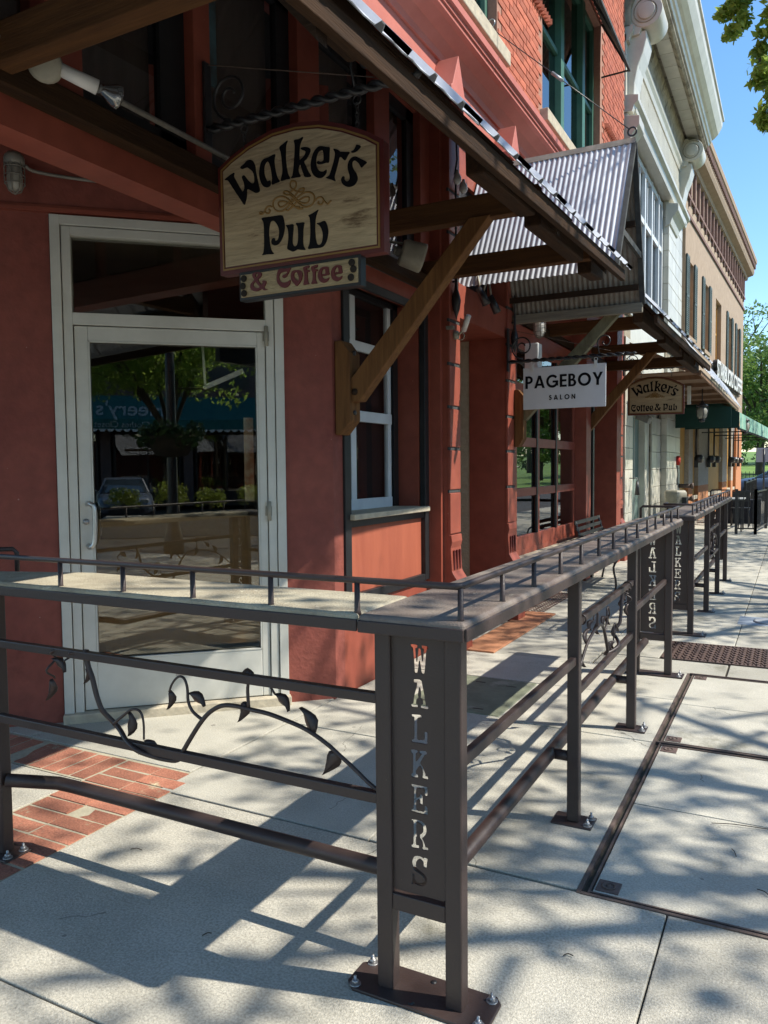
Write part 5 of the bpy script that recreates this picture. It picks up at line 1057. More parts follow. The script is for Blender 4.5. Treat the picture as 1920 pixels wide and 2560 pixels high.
lantern((-1.10,21.5,2.55), 'jar glass lantern hanging at the near end of the green awning', 1.05)
for i, yy in enumerate((22.1,24.4,25.6,29.6,30.7,32.4)):
    x0 = -2.4+.04*(yy-20.3)+.02
    t = thing('electric_meter', 'black meter box with pipe on the %s' % ['first whitewashed pier of the tan building','second whitewashed pier, left side','second whitewashed pier, right side','third whitewashed pier','ochre panel strip beyond the third pier','last pier before the orange corner'][i], 'meter', (x0,yy,1.7))
    mb = MB(); mb.cyl((x0,yy,1.68),(x0+.16,yy,1.68),.11,14); mb.box(x0-.02,x0+.08,yy-.09,yy+.09,1.45,1.72); obj('case', mb, BLACKI, t)
    mb = MB(); mb.cyl((x0+.16,yy,1.68),(x0+.2,yy,1.68),.08,14); obj('dial_glass', mb, JAR, t)
    mb = MB(); mb.cyl((x0+.02,yy,1.75),(x0+.02,yy,2.9),.025,8); obj('pipe', mb, BLACKI, t)
al = thing('alarm_bell', 'small red alarm bell on the white pier of the terracotta building', 'alarm', (-2.4,19.3,1.75))
mb = MB(); mb.cyl((-2.43,19.4,1.62),(-2.36,19.4,1.62),.11,18); obj('bell', mb, mat('alarm_red', (.45,.03,.02)), al)
mb = MB(); mb.tube([(-2.42,19.4,1.5),(-2.41,19.45,1.3),(-2.42,19.4,1.05)],.012,6); obj('cable', mb, BLACKI, al)
for z, l_ in ((1.02,'upper'),(.72,'lower')):
    mb = MB(); mb.cyl((-2.43,19.8,z),(-2.15,19.8,z),.05,14); mb.cyl((-2.15,19.8,z),(-2.10,19.8,z),.07,14); solo('standpipe', mb, RUST, l_+' rusty round standpipe connection at the end of the white building', 'standpipe')
flp = thing('wall_floodlight', 'grey box floodlight angled above the pale green panelled wall', 'lamp', (-2.4,15.2,2.5))
mb = MB(); mb.prism([(0,0),(.22,-.10),(.26,.0),(.10,.16)],(-2.62,15.0,2.38),(1,0,0),(0,0,1),(0,1,0),.35); obj('housing', mb, FGREY, flp, bev=.01)
mb = MB(); mb.beam((-2.7,15.2,2.52),(-2.5,15.2,2.5),.04,.04); obj('bracket', mb, FGREY, flp)
bn = thing('ash_bin', 'cream litter bin standing by the white terracotta pier', 'bin', (-2.15,17.0,0))
mb = MB(); mb.lathe((-2.15,17.0,0),[(.0,0),(.19,0),(.22,.05),(.22,.82),(.24,.86),(.24,.95),(.2,1.0),(.0,1.0)],6); obj('body', mb, FIXT, bn, bev=.01)
mb = MB(); mb.box(-2.0,-1.92,16.85,17.15,.70,.86); obj('opening', mb, BLACKP, bn)
mb = MB(); mb.cyl((-2.3,13.45,1.02),(-2.3,13.45,1.25),.04,10,r2=.02); mb.cyl((-2.44,13.45,1.30),(-2.30,13.45,1.30),.008,6); mb.cyl((-2.3,13.45,1.30),(-2.3,13.45,1.2),.006,6); solo('hanging_ashtray', mb, BLACKI, 'small black ashtray hanging on an arm from the near white pier', 'ashtray')
# ================================================================ COUNTER RAILINGS
def bar_rail(o0, label, front, right, zt=1.10):
    """counter-topped railing: optional leg along X (front) and a leg along Y (right)"""
    pass
ZT = 1.10
r1 = thing('counter_railing', 'L-shaped brown steel counter railing with vine ironwork and cut-out letter post around the pub entrance', 'railing', (-.9,1.93,0))
R_ = lambda nm, mb, m_, par=r1, **k: obj(nm, mb, m_, par, **k)
def post(x, y, par, top=ZT-.04, w_=.05, plate=True, label=None):
    mb = MB(); mb.box(x-w_/2, x+w_/2, y-w_/2, y+w_/2, .008, top); p = obj('post', mb, IRON, par, bev=.006, segs=3)
    if plate:
        b = MB(); b.box(x-.085, x+.085, y-.06, y+.06, .0, .009); pl = obj('base_plate', b, IRON, par, bev=.004)
        for sx, sy in ((1,-1),(1,1)): bolt(x+sx*.065, y+sy*.035, pl)
    return p
def bolt(x, y, par, s=1.0):
    b = MB(); b.lathe((x,y,.009),[(.018*s,0),(.018*s,.004),(.017*s,.004)],20); b.lathe((x,y,.013),[(.0115*s,0),(.0115*s,.010*s),(.009*s,.012*s),(.005*s,.012*s),(.005*s,.024*s),(.003*s,.026*s)],6); obj('anchor_bolt', b, ZINC, par)
# counter tops: pan with rolled edge
def top(poly, par, m_, z=ZT, th=.047, nm='counter_top'):
    mb = MB(); mb.prism(poly, (0,0,z-th), (1,0,0), (0,1,0), (0,0,1), th); return obj(nm, mb, m_, par, bev=.014, segs=4)
def apron(par, a, b, z=ZT):
    pass
top([(-2.90,1.865),(-1.063,1.865),(-1.063,2.20),(-2.45,2.20),(-2.90,2.06)], r1, IRONTOP2)
top([(-1.060,1.857),(-.742,1.857),(-.742,6.30),(-1.07,6.30),(-1.07,2.22)], r1, IRONTOP)
mb = MB(); mb.box(-2.89,-1.065,1.860,1.868,ZT-.050,ZT-.016); mb.box(-1.058,-.745,1.852,1.860,ZT-.050,ZT-.016); mb.box(-.745,-.737,1.86,6.30,ZT-.050,ZT-.015); R_('apron_edge', mb, IRON, bev=.003)
# top rail: bent rod
rail = [(-2.55,2.17,ZT+.09),(-2.82,1.99,ZT+.09),(-2.82,1.885,ZT+.09)]
rp = [(-2.78,2.10,ZT),(-2.78,2.10,ZT+.075),(-2.79,2.09,ZT+.09),(-2.86,2.02,ZT+.09),(-2.87,1.95,ZT+.09),(-2.86,1.90,ZT+.09),(-2.83,1.885,ZT+.09),(-.79,1.885,ZT+.09),(-.772,1.888,ZT+.09),(-.766,1.905,ZT+.09),(-.766,6.25,ZT+.09),(-.772,6.27,ZT+.09),(-.79,6.275,ZT+.09),(-1.03,6.275,ZT+.09),(-1.045,6.275,ZT+.075),(-1.045,6.275,ZT)]
mb = MB(); mb.tube(rp, .0095, 10); R_('top_rail', mb, IRON)
bals = [(x,1.885) for x in (-2.815,-2.27,-1.97,-1.67,-1.37,-1.075)]+[(-.766,1.888)]+[(-.766,y) for y in (2.22,2.54,2.88,3.20,3.53,3.85,4.17,4.50,4.84,5.15,5.50,5.86,6.22)]
for i, (x, y) in enumerate(bals):
    b = MB(); b.tube([(x,y,ZT-.012),(x,y,ZT+.004),(x,y,ZT+.085)], .0085, 8, radii=[.015,.0088,.008]); R_('baluster', b, IRON)
    b = None
# corner stanchion with cut-out lettering
FY = 1.93
for x in (-1.015,-.803): post(x, FY+.01, r1, plate=False)
b = MB(); b.prism([(-1.13,1.90),(-1.10,1.872),(-.715,1.872),(-.695,1.90),(-.695,2.0),(-.715,2.025),(-1.08,2.025),(-1.13,1.99)],(0,0,.001),(1,0,0),(0,1,0),(0,0,1),.010); pl = R_('base_plate', b, IRON, bev=.003)
for x, y in ((-1.10,1.892),(-.722,2.0),(-.722,1.893),(-1.10,2.0)): bolt(x, y, pl, .9)
for x, y in ((-.92,1.89),(-.90,2.0)):
    b = MB(); b.cyl((x,y,.011),(x,y,.0125),.009,14); R_('bolt_hole', b, BLACKP, pl)
b = MB(); b.box(-.99,-.828,FY-.012,FY+.03,.248,.296); R_('cross_bar', b, IRON, bev=.003)
def panel(par, o, u, w_=.160, y_off=0, mirror=False, zo=0):
    u = Vector(u); loops = [[(-w_/2+.004,.305),(w_/2-.006,.305),(w_/2-.001,.312),(w_/2-.001,1.052),(-w_/2+.001,1.052),(-w_/2+.001,.309)]]
    for k, v in DATA['cut'].items():
        lp = smooth([(a*.001, b*.001) for a, b in v], 2); loops.append([(p[0]*(-1 if mirror else 1), p[1]) for p in lp])
    me = shape(loops, .005, o, u, (0,0,1)); return obj('letter_panel', me, IRON, par)
panel(r1, (-.909,FY,0), (1,0,0))
# lower front rails
def flat_rail(x0, x1, z, h, par=r1):
    b = MB(); b.box(x0, x1, FY-.004, FY+.024, z-h/2, z+h/2); obj('rail', b, IRON, par, bev=.004)
flat_rail(-2.70,-1.04,.847,.030); flat_rail(-2.70,-1.04,.556,.032)
pipe = [(-2.70,1.95,.30),(-2.63,1.985,.305),(-2.58,2.03,.30),(-2.54,2.05,.29)]+[(-1.0,2.05,.285),(-.93,2.05,.28),(-.9,2.08,.28),(-.9,2.16,.28),(-.9,5.70,.28)]
b = MB(); b.tube([(-2.70,1.96,.30),(-2.60,2.03,.285),(-2.555,2.08,.27),(-2.50,2.10,.26),(-.98,2.10,.255),(-.92,2.11,.262),(-.9,2.18,.28),(-.9,5.62,.28)], .0255, 14); R_('foot_rail', b, IRON)
# left post of the front leg
post(-2.735, 1.965, r1); post(-2.42, 2.16, r1, plate=False) if False else None
# right leg posts and rails
RX = -.80
for y in (3.23, 4.545):
    post(RX, y, r1)
    b = MB(); b.cyl((RX,y,.28),(-.9,y,.28),.022,12); R_('foot_rail_bracket', b, IRON)
for x in (-.995,-.775): post(x, 5.835, r1, plate=False)
b = MB(); b.box(-1.10,-.67,5.77,5.90,.001,.011); pl = R_('base_plate', b, IRON, bev=.003)
for x, y in ((-1.07,5.80),(-.70,5.80),(-.70,5.875)): bolt(x, y, pl, .9)
b = MB(); b.box(-.97,-.80,5.82,5.86,.248,.296); R_('cross_bar', b, IRON, bev=.003)
panel(r1, (-.885,5.835,0), (1,0,0), w_=.165, mirror=True)
def yrail(y0, y1, z, h, par=r1, x=RX):
    b = MB(); b.box(x-.012, x+.014, y0, y1, z-h/2, z+h/2); obj('rail', b, IRON, par, bev=.004)
yrail(1.96,3.21,.693,.034); yrail(3.25,4.52,.845,.03); yrail(3.25,4.52,.548,.032); yrail(4.57,5.81,.68,.034)
# vines: stems and leaves
def vine(par, fn, flip=False, sc=1.0):
    for i, st in enumerate(DATA['vine']):
        P_ = smooth([(a*.001, b*.001) for a, b in st], 4, False); n = len(P_)
        pts = []
        for k, p in enumerate(P_):
            off = 0
            if i == 0 and .14 < k/n < .42: off = .022*math.sin((k/n-.14)/.28*math.pi*3)
            if i >= 4: off = .02*math.sin(k*.9)
            pts.append(fn(p[0], p[1], off))
        b = MB(); r0 = .0085 if i == 0 else .005
        b.tube(pts, r0, 7, radii=[r0*(1.15-.45*k/n) for k in range(n)]); obj('vine_stem', b, IRON, par)
    for (a, c) in DATA['leaf']:
        a = Vector((a[0]*.001, a[1]*.001)); c = Vector((c[0]*.001, c[1]*.001)); d = c-a; ln = d.length; d.normalize(); q = Vector((-d.y, d.x)); wd = ln*.27
        prof = [(0,0),(.12,.55),(.3,1),(.5,.95),(.7,.6),(.88,.25),(1.0,0)]
        vs = []; 
        for t_, w_ in prof:
            c_ = a+d*ln*t_
            for s_ in (-1,0,1): vs.append(fn(*(c_+q*wd*w_*s_), (.010 if s_ else -.004)+.012*math.sin(t_*3)))
        fs = []
        for k in range(len(prof)-1):
            for s_ in (0,1): fs.append((k*3+s_, k*3+s_+1, (k+1)*3+s_+1, (k+1)*3+s_))
        b = MB(); b.add(vs, fs, True); o = obj('leaf', b, IRON, par); so = o.modifiers.new('thickness','SOLIDIFY'); so.thickness = .003; so.offset = 0
vine(r1, lambda u, z, off: (-2.53+u, FY+.010+off, z))
vine(r1, lambda u, z, off: (RX-off, 3.27+(1.49-u)*.84, .52+(z-.47)*.82))
b = MB()
for y in (3.34,4.40): b.tube(rc(.022,12,(RX,y,.845),'y'),.004,6,closed=True)
R_('vine_wrap', b, IRON)

# second railing further along
Z2 = 1.07
r2 = thing('counter_railing', 'second brown steel counter railing further along the sidewalk with normal-reading cut-out letters', 'railing', (-.85,9.3,0))
top([(-1.045,7.26),(-.752,7.26),(-.752,11.75),(-1.045,11.75)], r2, IRONTOP, z=Z2)
mb = MB(); mb.box(-1.043,-.756,7.255,7.263,Z2-.05,Z2-.016); mb.box(-.756,-.748,7.27,11.74,Z2-.05,Z2-.016); obj('apron_edge', mb, IRON, r2)
mb = MB(); mb.tube([(-1.02,7.55,Z2),(-1.02,7.55,Z2+.075),(-1.02,7.53,Z2+.09),(-1.02,7.32,Z2+.09),(-1.01,7.29,Z2+.09),(-.80,7.285,Z2+.09),(-.777,7.30,Z2+.09),(-.775,11.70,Z2+.09),(-.79,11.72,Z2+.09),(-1.0,11.72,Z2+.09),(-1.02,11.72,Z2+.075),(-1.02,11.72,Z2)],.0095,8); obj('top_rail', mb, IRON, r2)
for x, y in [(-.777,7.29)]+[(-.775,7.62+k*.34) for k in range(13)]:
    b = MB(); b.tube([(x,y,Z2-.01),(x,y,Z2+.005),(x,y,Z2+.085)],.0085,6,radii=[.014,.0085,.0085]); obj('baluster', b, IRON, r2)
for x in (-1.01,-.79): post(x, 7.335, r2, top=Z2-.04, plate=False)
b = MB(); b.box(-1.09,-.66,7.27,7.41,.001,.011); pl = obj('base_plate', b, IRON, r2, bev=.003)
for x, y in ((-.69,7.30),(-.69,7.38)): bolt(x, y, pl, .9)
b = MB(); b.box(-.985,-.815,7.32,7.355,.22,.27); obj('cross_bar', b, IRON, r2)
panel(r2, (-.90,7.33,-.035), (1,0,0), w_=.168)
for y in (8.58, 9.86): post(-.775, y, r2, top=Z2-.04)
for x in (-.99,-.775): post(x, 11.02, r2, top=Z2-.04, plate=(x > -.9))
panel(r2, (-.883,11.02,-.035), (1,0,0), w_=.165, mirror=True)
yrail(7.36,8.55,.67,.034,r2,-.775); yrail(8.6,9.84,.82,.03,r2,-.775); yrail(8.6,9.84,.53,.03,r2,-.775); yrail(9.9,11.0,.66,.034,r2,-.775)
b = MB(); b.tube([(-.9,7.4,.27),(-.9,10.9,.27)],.0255,10); obj('foot_rail', b, IRON, r2)
for y in (8.58,9.86):
    b = MB(); b.cyl((-.775,y,.27),(-.9,y,.27),.022,10); obj('foot_rail_bracket', b, IRON, r2)
vine(r2, lambda u, z, off: (-.775-off, 8.62+u*.80, .50+(z-.47)*.82))

# park bench behind the railing
bn = thing('park_bench', 'black iron park bench half hidden behind the counter railing', 'bench', (-2.0,10.1,0))
for y in (9.45, 10.7):
    mb = MB(); mb.tube(smooth([(-1.86,y,.0),(-1.85,y,.12),(-1.88,y,.30),(-1.83,y,.42),(-1.95,y,.44)],4,False),.013,7); mb.tube(smooth([(-2.28,y,.0),(-2.24,y,.2),(-2.20,y,.40),(-2.05,y,.43)],4,False),.013,7); mb.beam((-1.87,y,.01),(-1.80,y,.01),.03,.015); obj('leg', mb, BLACKI, bn)
    mb = MB(); mb.tube(smooth([(-2.22,y,.42),(-2.27,y,.62),(-2.34,y,.84)],4,False),.013,7); mb.tube(smooth([(-1.84,y,.44),(-1.82,y,.60),(-1.90,y,.66),(-2.10,y,.63),(-2.27,y,.66)],4,False),.013,7); obj('arm_rest', mb, BLACKI, bn)
for k in range(6):
    mb = MB(); mb.box(-1.87-k*.065-.045,-1.87-k*.065,9.4,10.75,.435,.452); obj('seat_slat', mb, BLACKI, bn)
for k in range(5):
    mb = MB(); mb.beam((-2.245-k*.022,9.4,.52+k*.075),(-2.245-k*.022,10.75,.52+k*.075),.015,.045); obj('back_slat', mb, BLACKI, bn)

# ================================================================ FAR PATIO, CAR, PARK
pf = thing('patio_fence', 'black metal patio fence with square posts at the far end of the sidewalk', 'fence', (-.7,20.8,0))
def fence_run(par, a, b, n, posts=2, h=.92, m_=BLACKI):
    a = Vector(a); b = Vector(b); d = b-a
    for t_ in np.linspace(0, 1, posts):
        p = a+d*float(t_); mb = MB(); mb.box(p.x-.03,p.x+.03,p.y-.03,p.y+.03,0,h+.06); obj('post', mb, m_, par); 
    for z in (.12, h): mb = MB(); mb.beam(a+Vector((0,0,z)), b+Vector((0,0,z)), .035, .03); obj('rail', mb, m_, par)
    for k in range(n):
        p = a+d*((k+.5)/n); mb = MB(); mb.box(p.x-.009,p.x+.009,p.y-.009,p.y+.009,.12,h); obj('picket', mb, m_, par)
fence_run(pf, (-1.10,18.7,0), (-.72,18.7,0), 4)
fence_run(pf, (-.72,18.7,0), (.35,31.5,0), 64, 8)
fence_run(pf, (-1.2,24.0,0), (-1.2,31.0,0), 30, 4, 1.0)
ct = thing('cafe_table', 'small black-legged cafe table with pale top inside the far patio fence', 'table', (-1.35,19.6,0))
mb = MB(); mb.box(-1.75,-.98,19.2,20.0,.72,.75); obj('table_top', mb, mat('grey_table_top', (.35,.36,.36)), ct, bev=.006)
for x in (-1.70,-1.03):
    for y in (19.25,19.95): mb = MB(); mb.beam((x,y,0),(x*.97-.04,y,.72),.03,.03); obj('leg', mb, BLACKI, ct)
bx = thing('planter_box', 'dark rectangular planter box standing behind the cafe table', 'planter', (-1.2,22.5,0))
mb = MB(); mb.box(-1.75,-.75,22.0,22.5,.0,.62); obj('box', mb, mat('dark_blue_planter', (.02,.022,.03)), bx, bev=.02)
def chair(x, y, lab):
    t = thing('patio_chair', lab, 'chair', (x,y,0))
    for dx2 in (-.2,.2):
        for dy2 in (-.2,.2):
            mb = MB(); mb.cyl((x+dx2,y+dy2,0),(x+dx2*.9,y+dy2*.9,.45),.013,6); obj('leg', mb, BLACKI, t)
    mb = MB(); mb.box(x-.21,x+.21,y-.21,y+.21,.44,.46); obj('seat', mb, BLACKI, t)
    mb = MB(); mb.tube([(x-.2,y+.2,.45),(x-.2,y+.25,.86),(x+.2,y+.25,.86),(x+.2,y+.2,.45)],.012,6); mb.box(x-.19,x+.19,y+.22,y+.235,.6,.84); obj('backrest', mb, BLACKI, t)
chair(-1.15, 21.1, 'black metal patio chair between the cafe table and planter box'); chair(-.45, 25.2, 'black metal patio chair beyond the planter by the fence line')

def sedan(o, rz, label, body, s=1.0):
    """x forward, y left, z up"""
    c_, s_ = math.cos(rz), math.sin(rz)
    def xf(p): return Vector((o[0]+(p[0]*c_-p[1]*s_)*s, o[1]+(p[0]*s_+p[1]*c_)*s, o[2]+p[2]*s))
    t = thing('parked_sedan', label, 'car', o)
    st = [(-2.30,.38,.62,.62),(-2.22,.28,.86,.80),(-1.9,.22,.98,.88),(-1.3,.20,1.0,.91),(-.5,.20,.97,.92),(.5,.20,.95,.92),(1.1,.20,.93,.91),(1.7,.22,.86,.87),(2.1,.26,.76,.80),(2.32,.34,.60,.64)]
    mb = MB(xf); vs = []; fs = []
    ring = lambda x, z0, z1, hw: [(x,-hw*.80,z0),(x,-hw,z0+.10),(x,-hw*1.02,(z0+z1)/2),(x,-hw*.97,z1-.10),(x,-hw*.80,z1),(x,0,z1+.035),(x,hw*.80,z1),(x,hw*.97,z1-.10),(x,hw*1.02,(z0+z1)/2),(x,hw,z0+.10),(x,hw*.80,z0)]
    for q in st: vs += ring(*q)
    k = 11
    for i in range(len(st)-1):
        for j in range(k): fs.append((i*k+j, (i+1)*k+j, (i+1)*k+(j+1) % k, i*k+(j+1) % k))
    fs += [tuple(range(k)), tuple((len(st)-1)*k+j for j in range(k))[::-1]]
    mb.add(vs, fs, True); obj('body', mb, body, t)
    rf = [(-1.75,.99,.70),(-1.15,1.30,.60),(-.6,1.41,.58),(.2,1.42,.58),(.55,1.34,.59),(1.25,.95,.70)]
    mb = MB(xf); vs = []; fs = []
    for x, z, hw in rf: vs += [(x,-.76,.93),(x,-hw,z-.03),(x,-hw*.8,z),(x,hw*.8,z),(x,hw,z-.03),(x,.76,.93)]
    for i in range(len(rf)-1):
        for j in range(5): fs.append((i*6+j,(i+1)*6+j,(i+1)*6+j+1,i*6+j+1))
    mb.add(vs, fs, True); gh = obj('greenhouse', mb, mat('car_window', (.03,.045,.06), rough=.06, spec=.9), t)
    mb = MB(xf); mb.add([(-1.0,-.56,1.345),(-.6,-.585,1.418),(.2,-.585,1.428),(.5,-.57,1.365),(.5,.57,1.365),(.2,.585,1.428),(-.6,.585,1.418),(-1.0,.56,1.345),(-.6,0,1.435),(.2,0,1.445)],[(0,1,8),(1,2,9,8),(2,3,9),(3,4,9),(4,5,9),(5,6,8,9),(6,7,8),(7,0,8)],True); obj('roof', mb, body, t)
    for sy in (-1,1):
        for x in (-.35,-1.35,.95): mb = MB(xf); mb.beam((x,sy*.775,.93),(x*.75-.12,sy*.60,1.38),.05,.03); obj('pillar', mb, body, t)
        for x in (-1.42,1.42):
            w_ = MB(xf); w_.cyl((x,sy*.74,.32),(x,sy*.93,.32),.33,24); wh = obj('wheel', w_, BLACKP, t)
            w_ = MB(xf); w_.cyl((x,sy*.90,.32),(x,sy*.94,.32),.22,16); obj('rim', w_, ZINC, wh)
        mb = MB(xf); mb.prism([(-.14,-.06),(.13,-.05),(.15,.05),(-.08,.07)],(2.17,sy*.55,.66),(0,sy,0),(0,0,1),(1,0,0),.09); obj('headlight', mb, JAR, t, bev=.01)
        mb = MB(xf); mb.prism([(-.12,-.04),(.03,-.04),(.05,.04),(-.10,.04)],(2.30,sy*.11,.60),(0,sy,0),(0,0,1),(1,0,0),.04); obj('grille', mb, BLACKP, t)
        mb = MB(xf); mb.box(.70,.85,sy*.88,sy*1.02,.93,1.03); obj('side_mirror', mb, body, t, bev=.02)
    mb = MB(xf); mb.box(2.2,2.33,-.55,.55,.30,.42); obj('lower_intake', mb, BLACKP, t)
    return t
sedan((-.35,41.2,-.02), math.radians(178), 'dark blue sedan on the side street beyond the far patio fence', mat('dark_blue_car_paint', (.09,.13,.20), (.08,.12,.18), rough=.25, spec=.8))
sn = thing('street_sign', 'back of a grey rectangular street sign on a dark post near the parked blue car', 'sign', (-1.13,35.9,0))
mb = MB(); mb.cyl((-1.10,35.9,0),(-1.10,35.9,2.15),.035,10); obj('pole', mb, BLACKI, sn)
mb = MB(); mb.box(-1.40,-.80,35.93,35.95,1.62,2.20); obj('panel', mb, mat('grey_sign_back', (.38,.40,.45), (.32,.34,.40)), sn, bev=.01)
# park
pk = MB(); n = 40
vs = []; fs = []
for j in range(n+1):
    for i in range(n+1):
        x = -90+180*i/n; y = 47.5+150*j/n; z = -.05+max(0, (y-50))*.030+.35*math.sin(x*.08)*math.sin(y*.06)*(min(1, (y-47.5)/30)); vs.append((x,y,z))
for j in range(n):
    for i in range(n): fs.append((j*(n+1)+i, j*(n+1)+i+1, (j+1)*(n+1)+i+1, (j+1)*(n+1)+i))
pk.add(vs, fs, True); struct('park_lawn', pk, GRASS)
pf2 = thing('park_fence', 'low black picket fence along the edge of the park lawn', 'fence', (0,48.3,0))
for z in (.35,.98): mb = MB(); mb.beam((-7,48.3,z),(6,48.3,z),.04,.04); obj('rail', mb, BLACKI, pf2)
for k in range(66):
    x = -7+k*.2; mb = MB(); mb.box(x-.012,x+.012,48.29,48.31,0,1.15); obj('picket', mb, BLACKI, pf2)

# ---- trees
def tree(name, o, h, cr, label, lm, nclump, per, lsize, group=None, trunk_r=.14, crown=None, lean=(0,0), squash=.75, seed=1, limbs=7, low=.38, extra=None):
    random.seed(seed); t = thing(name, label, 'tree', o, group)
    o = Vector(o); topc = o+Vector((lean[0], lean[1], h*low))
    mb = MB(); pts = smooth([o, o+Vector((lean[0]*.2, lean[1]*.2, h*low*.5)), topc],4,False); mb.tube(pts, trunk_r, 10, radii=[trunk_r*(1.25-.45*k/len(pts)) for k in range(len(pts))])
    obj('trunk', mb, BARK, t)
    lb = MB(); cs = []; rs = []; cc = crown if crown else (0,0,h*.66)
    cen = o+Vector((lean[0]+cc[0], lean[1]+cc[1], cc[2]))
    for k in range(limbs):
        a = 2*math.pi*k/limbs+random.uniform(-.3,.3); el = random.uniform(.25,1.1)
        e = cen+Vector((math.cos(a)*cr*math.cos(el)*.85, math.sin(a)*cr*math.cos(el)*.85, cr*squash*(math.sin(el)-.3)))
        mid = topc.lerp(e,.5)+Vector((0,0,cr*.12)); P_ = smooth([topc,mid,e],4,False); lb.tube(P_, .05, 6, radii=[trunk_r*.55*(1-.85*i/len(P_)) for i in range(len(P_))])
        for q in range(3):
            f = random.uniform(.35,.9); p = topc.lerp(e,f); e2 = p+Vector((random.uniform(-1,1),random.uniform(-1,1),random.uniform(-.2,.8)))*cr*.45; lb.tube([p, p.lerp(e2,.5)+Vector((0,0,.08)), e2], .02, 5, radii=[trunk_r*.22,trunk_r*.14,.006]); cs.append(tuple(e2)); rs.append(cr*.2)
    if extra:
        for ps in extra:
            P_ = smooth(ps,3,False); lb.tube(P_, .02, 5, radii=[.03*(1-.9*i/len(P_))+.003 for i in range(len(P_))])
            for i in range(len(P_)//2, len(P_)):
                cs += [tuple(P_[i]+Vector((random.uniform(-.10,.16),random.uniform(-.2,.2),random.uniform(-.12,.10)))) for _ in range(2)]; rs += [random.uniform(.09,.17) for _ in range(2)]
    obj('limbs', lb, BARK, t)
    while len(cs) < nclump:
        v = Vector((random.gauss(0,1),random.gauss(0,1),random.gauss(0,1))).normalized()*(random.random()**.4)
        cs.append((cen.x+v.x*cr, cen.y+v.y*cr, cen.z+v.z*cr*squash)); rs.append(cr*random.uniform(.10,.24))
    me = leaves(cs, rs, per, lsize, .7, .3); obj('crown', me, lm, t); random.seed(seed+50); return t
GS = 'street trees along the kerb'
tree('street_tree', (4.3,10.6,0), 10, 3.5, 'street tree whose drooping leafy branches hang into the top right of the view', LEAF, 230, 80, .05, GS, .17, crown=(-.6,.1,7.4), squash=.62, seed=3, extra=[[(2.2,9.6,7.2),(1.0,9.2,7.0),(.1,9.0,6.75),(-.45,9.0,6.3),(-.66,9.0,6.05)],[(1.5,9.3,6.7),(.5,9.1,6.4),(-.1,9.0,6.1),(-.36,9.0,5.7),(-.36,9.0,5.35)],[(1.2,9.2,6.2),(.4,9.1,5.9),(.0,9.0,5.6),(-.18,9.0,5.2),(-.25,9.0,5.0)],[(1.4,9.6,7.4),(.4,9.4,7.3),(-.4,9.3,6.8)]])
tree('street_tree', (4.6,4.6,0), 9.0, 3.1, 'kerbside tree beside the first counter railing', LEAF, 84, 40, .07, GS, .15, crown=(.5,.0,7.2), squash=.5, seed=5)
tree('street_tree', (4.6,-.6,0), 9, 2.8, 'kerbside tree nearest the pub corner, behind the viewer', LEAF, 200, 60, .075, GS, .15, crown=(1.2,-1.6,6.8), squash=.5, seed=8)
tree('street_tree', (7.6,-8.2,0), 8, 2.6, 'leafy tree on the far corner behind the lamp post', LEAF, 240, 75, .075, GS, .13, crown=(-.4,-.6,4.9), squash=.6, seed=9, low=.3)
tree('street_tree', (7.8,-3.6,0), 8, 2.2, 'slim leaning tree beyond the kerb bed shrubs', LEAF, 60, 50, .075, GS, .12, crown=(-.6,-.4,4.8), squash=.7, seed=10, low=.4)
tree('street_tree', (4.5,17.5,0), 9.5, 3.8, 'kerbside tree opposite the white terracotta building', LEAF, 190, 55, .075, GS, .17, crown=(.6,.3,7.0), squash=.5, seed=11)
tree('street_tree', (4.6,25.5,0), 9.5, 4.0, 'kerbside tree opposite the tan brick building', LEAF, 120, 50, .085, GS, .17, crown=(.8,.3,7.0), squash=.5, seed=13)
GP = 'park trees beyond the side street'
tree('park_tree', (-2.5,72,.7), 13, 6.2, 'tall light green park tree just beyond the tan brick corner', LEAFB, 150, 110, .17, GP, .3, crown=(.8,0,7.2), squash=.85, seed=21, low=.3)
tree('park_tree', (3.2,66,.6), 10, 4.6, 'park tree with a dark trunk right of the street sign', LEAFD, 110, 100, .16, GP, .34, crown=(0,0,6.5), squash=.8, seed=22)
tree('park_tree', (-6.5,80,1.0), 15, 6, 'sparse park tree with open branches rising above the others', LEAFB, 60, 60, .18, GP, .25, crown=(1.8,0,10.5), squash=.9, seed=23)
tree('park_tree', (-7,100,1.5), 11, 8, 'broad dark park tree at the back of the lawn', LEAFD, 130, 100, .24, GP, .3, crown=(2,0,5.5), squash=.7, seed=24)
tree('park_tree', (13,62,.4), 10, 5, 'round park tree well right of the street sign, near the picket fence', LEAFB, 110, 90, .18, GP, .28, crown=(0,0,5.5), squash=.85, seed=31, low=.25)
tree('park_tree', (19,78,.9), 12, 6, 'large park tree at the right side of the lawn', LEAFD, 110, 90, .2, GP, .3, crown=(0,0,5.5), squash=.85, seed=32, low=.25)
tree('park_tree', (4,110,1.8), 12, 9, 'background park tree closing the view at the right edge', LEAFD, 130, 100, .25, GP, .3, crown=(0,0,6), squash=.7, seed=25)
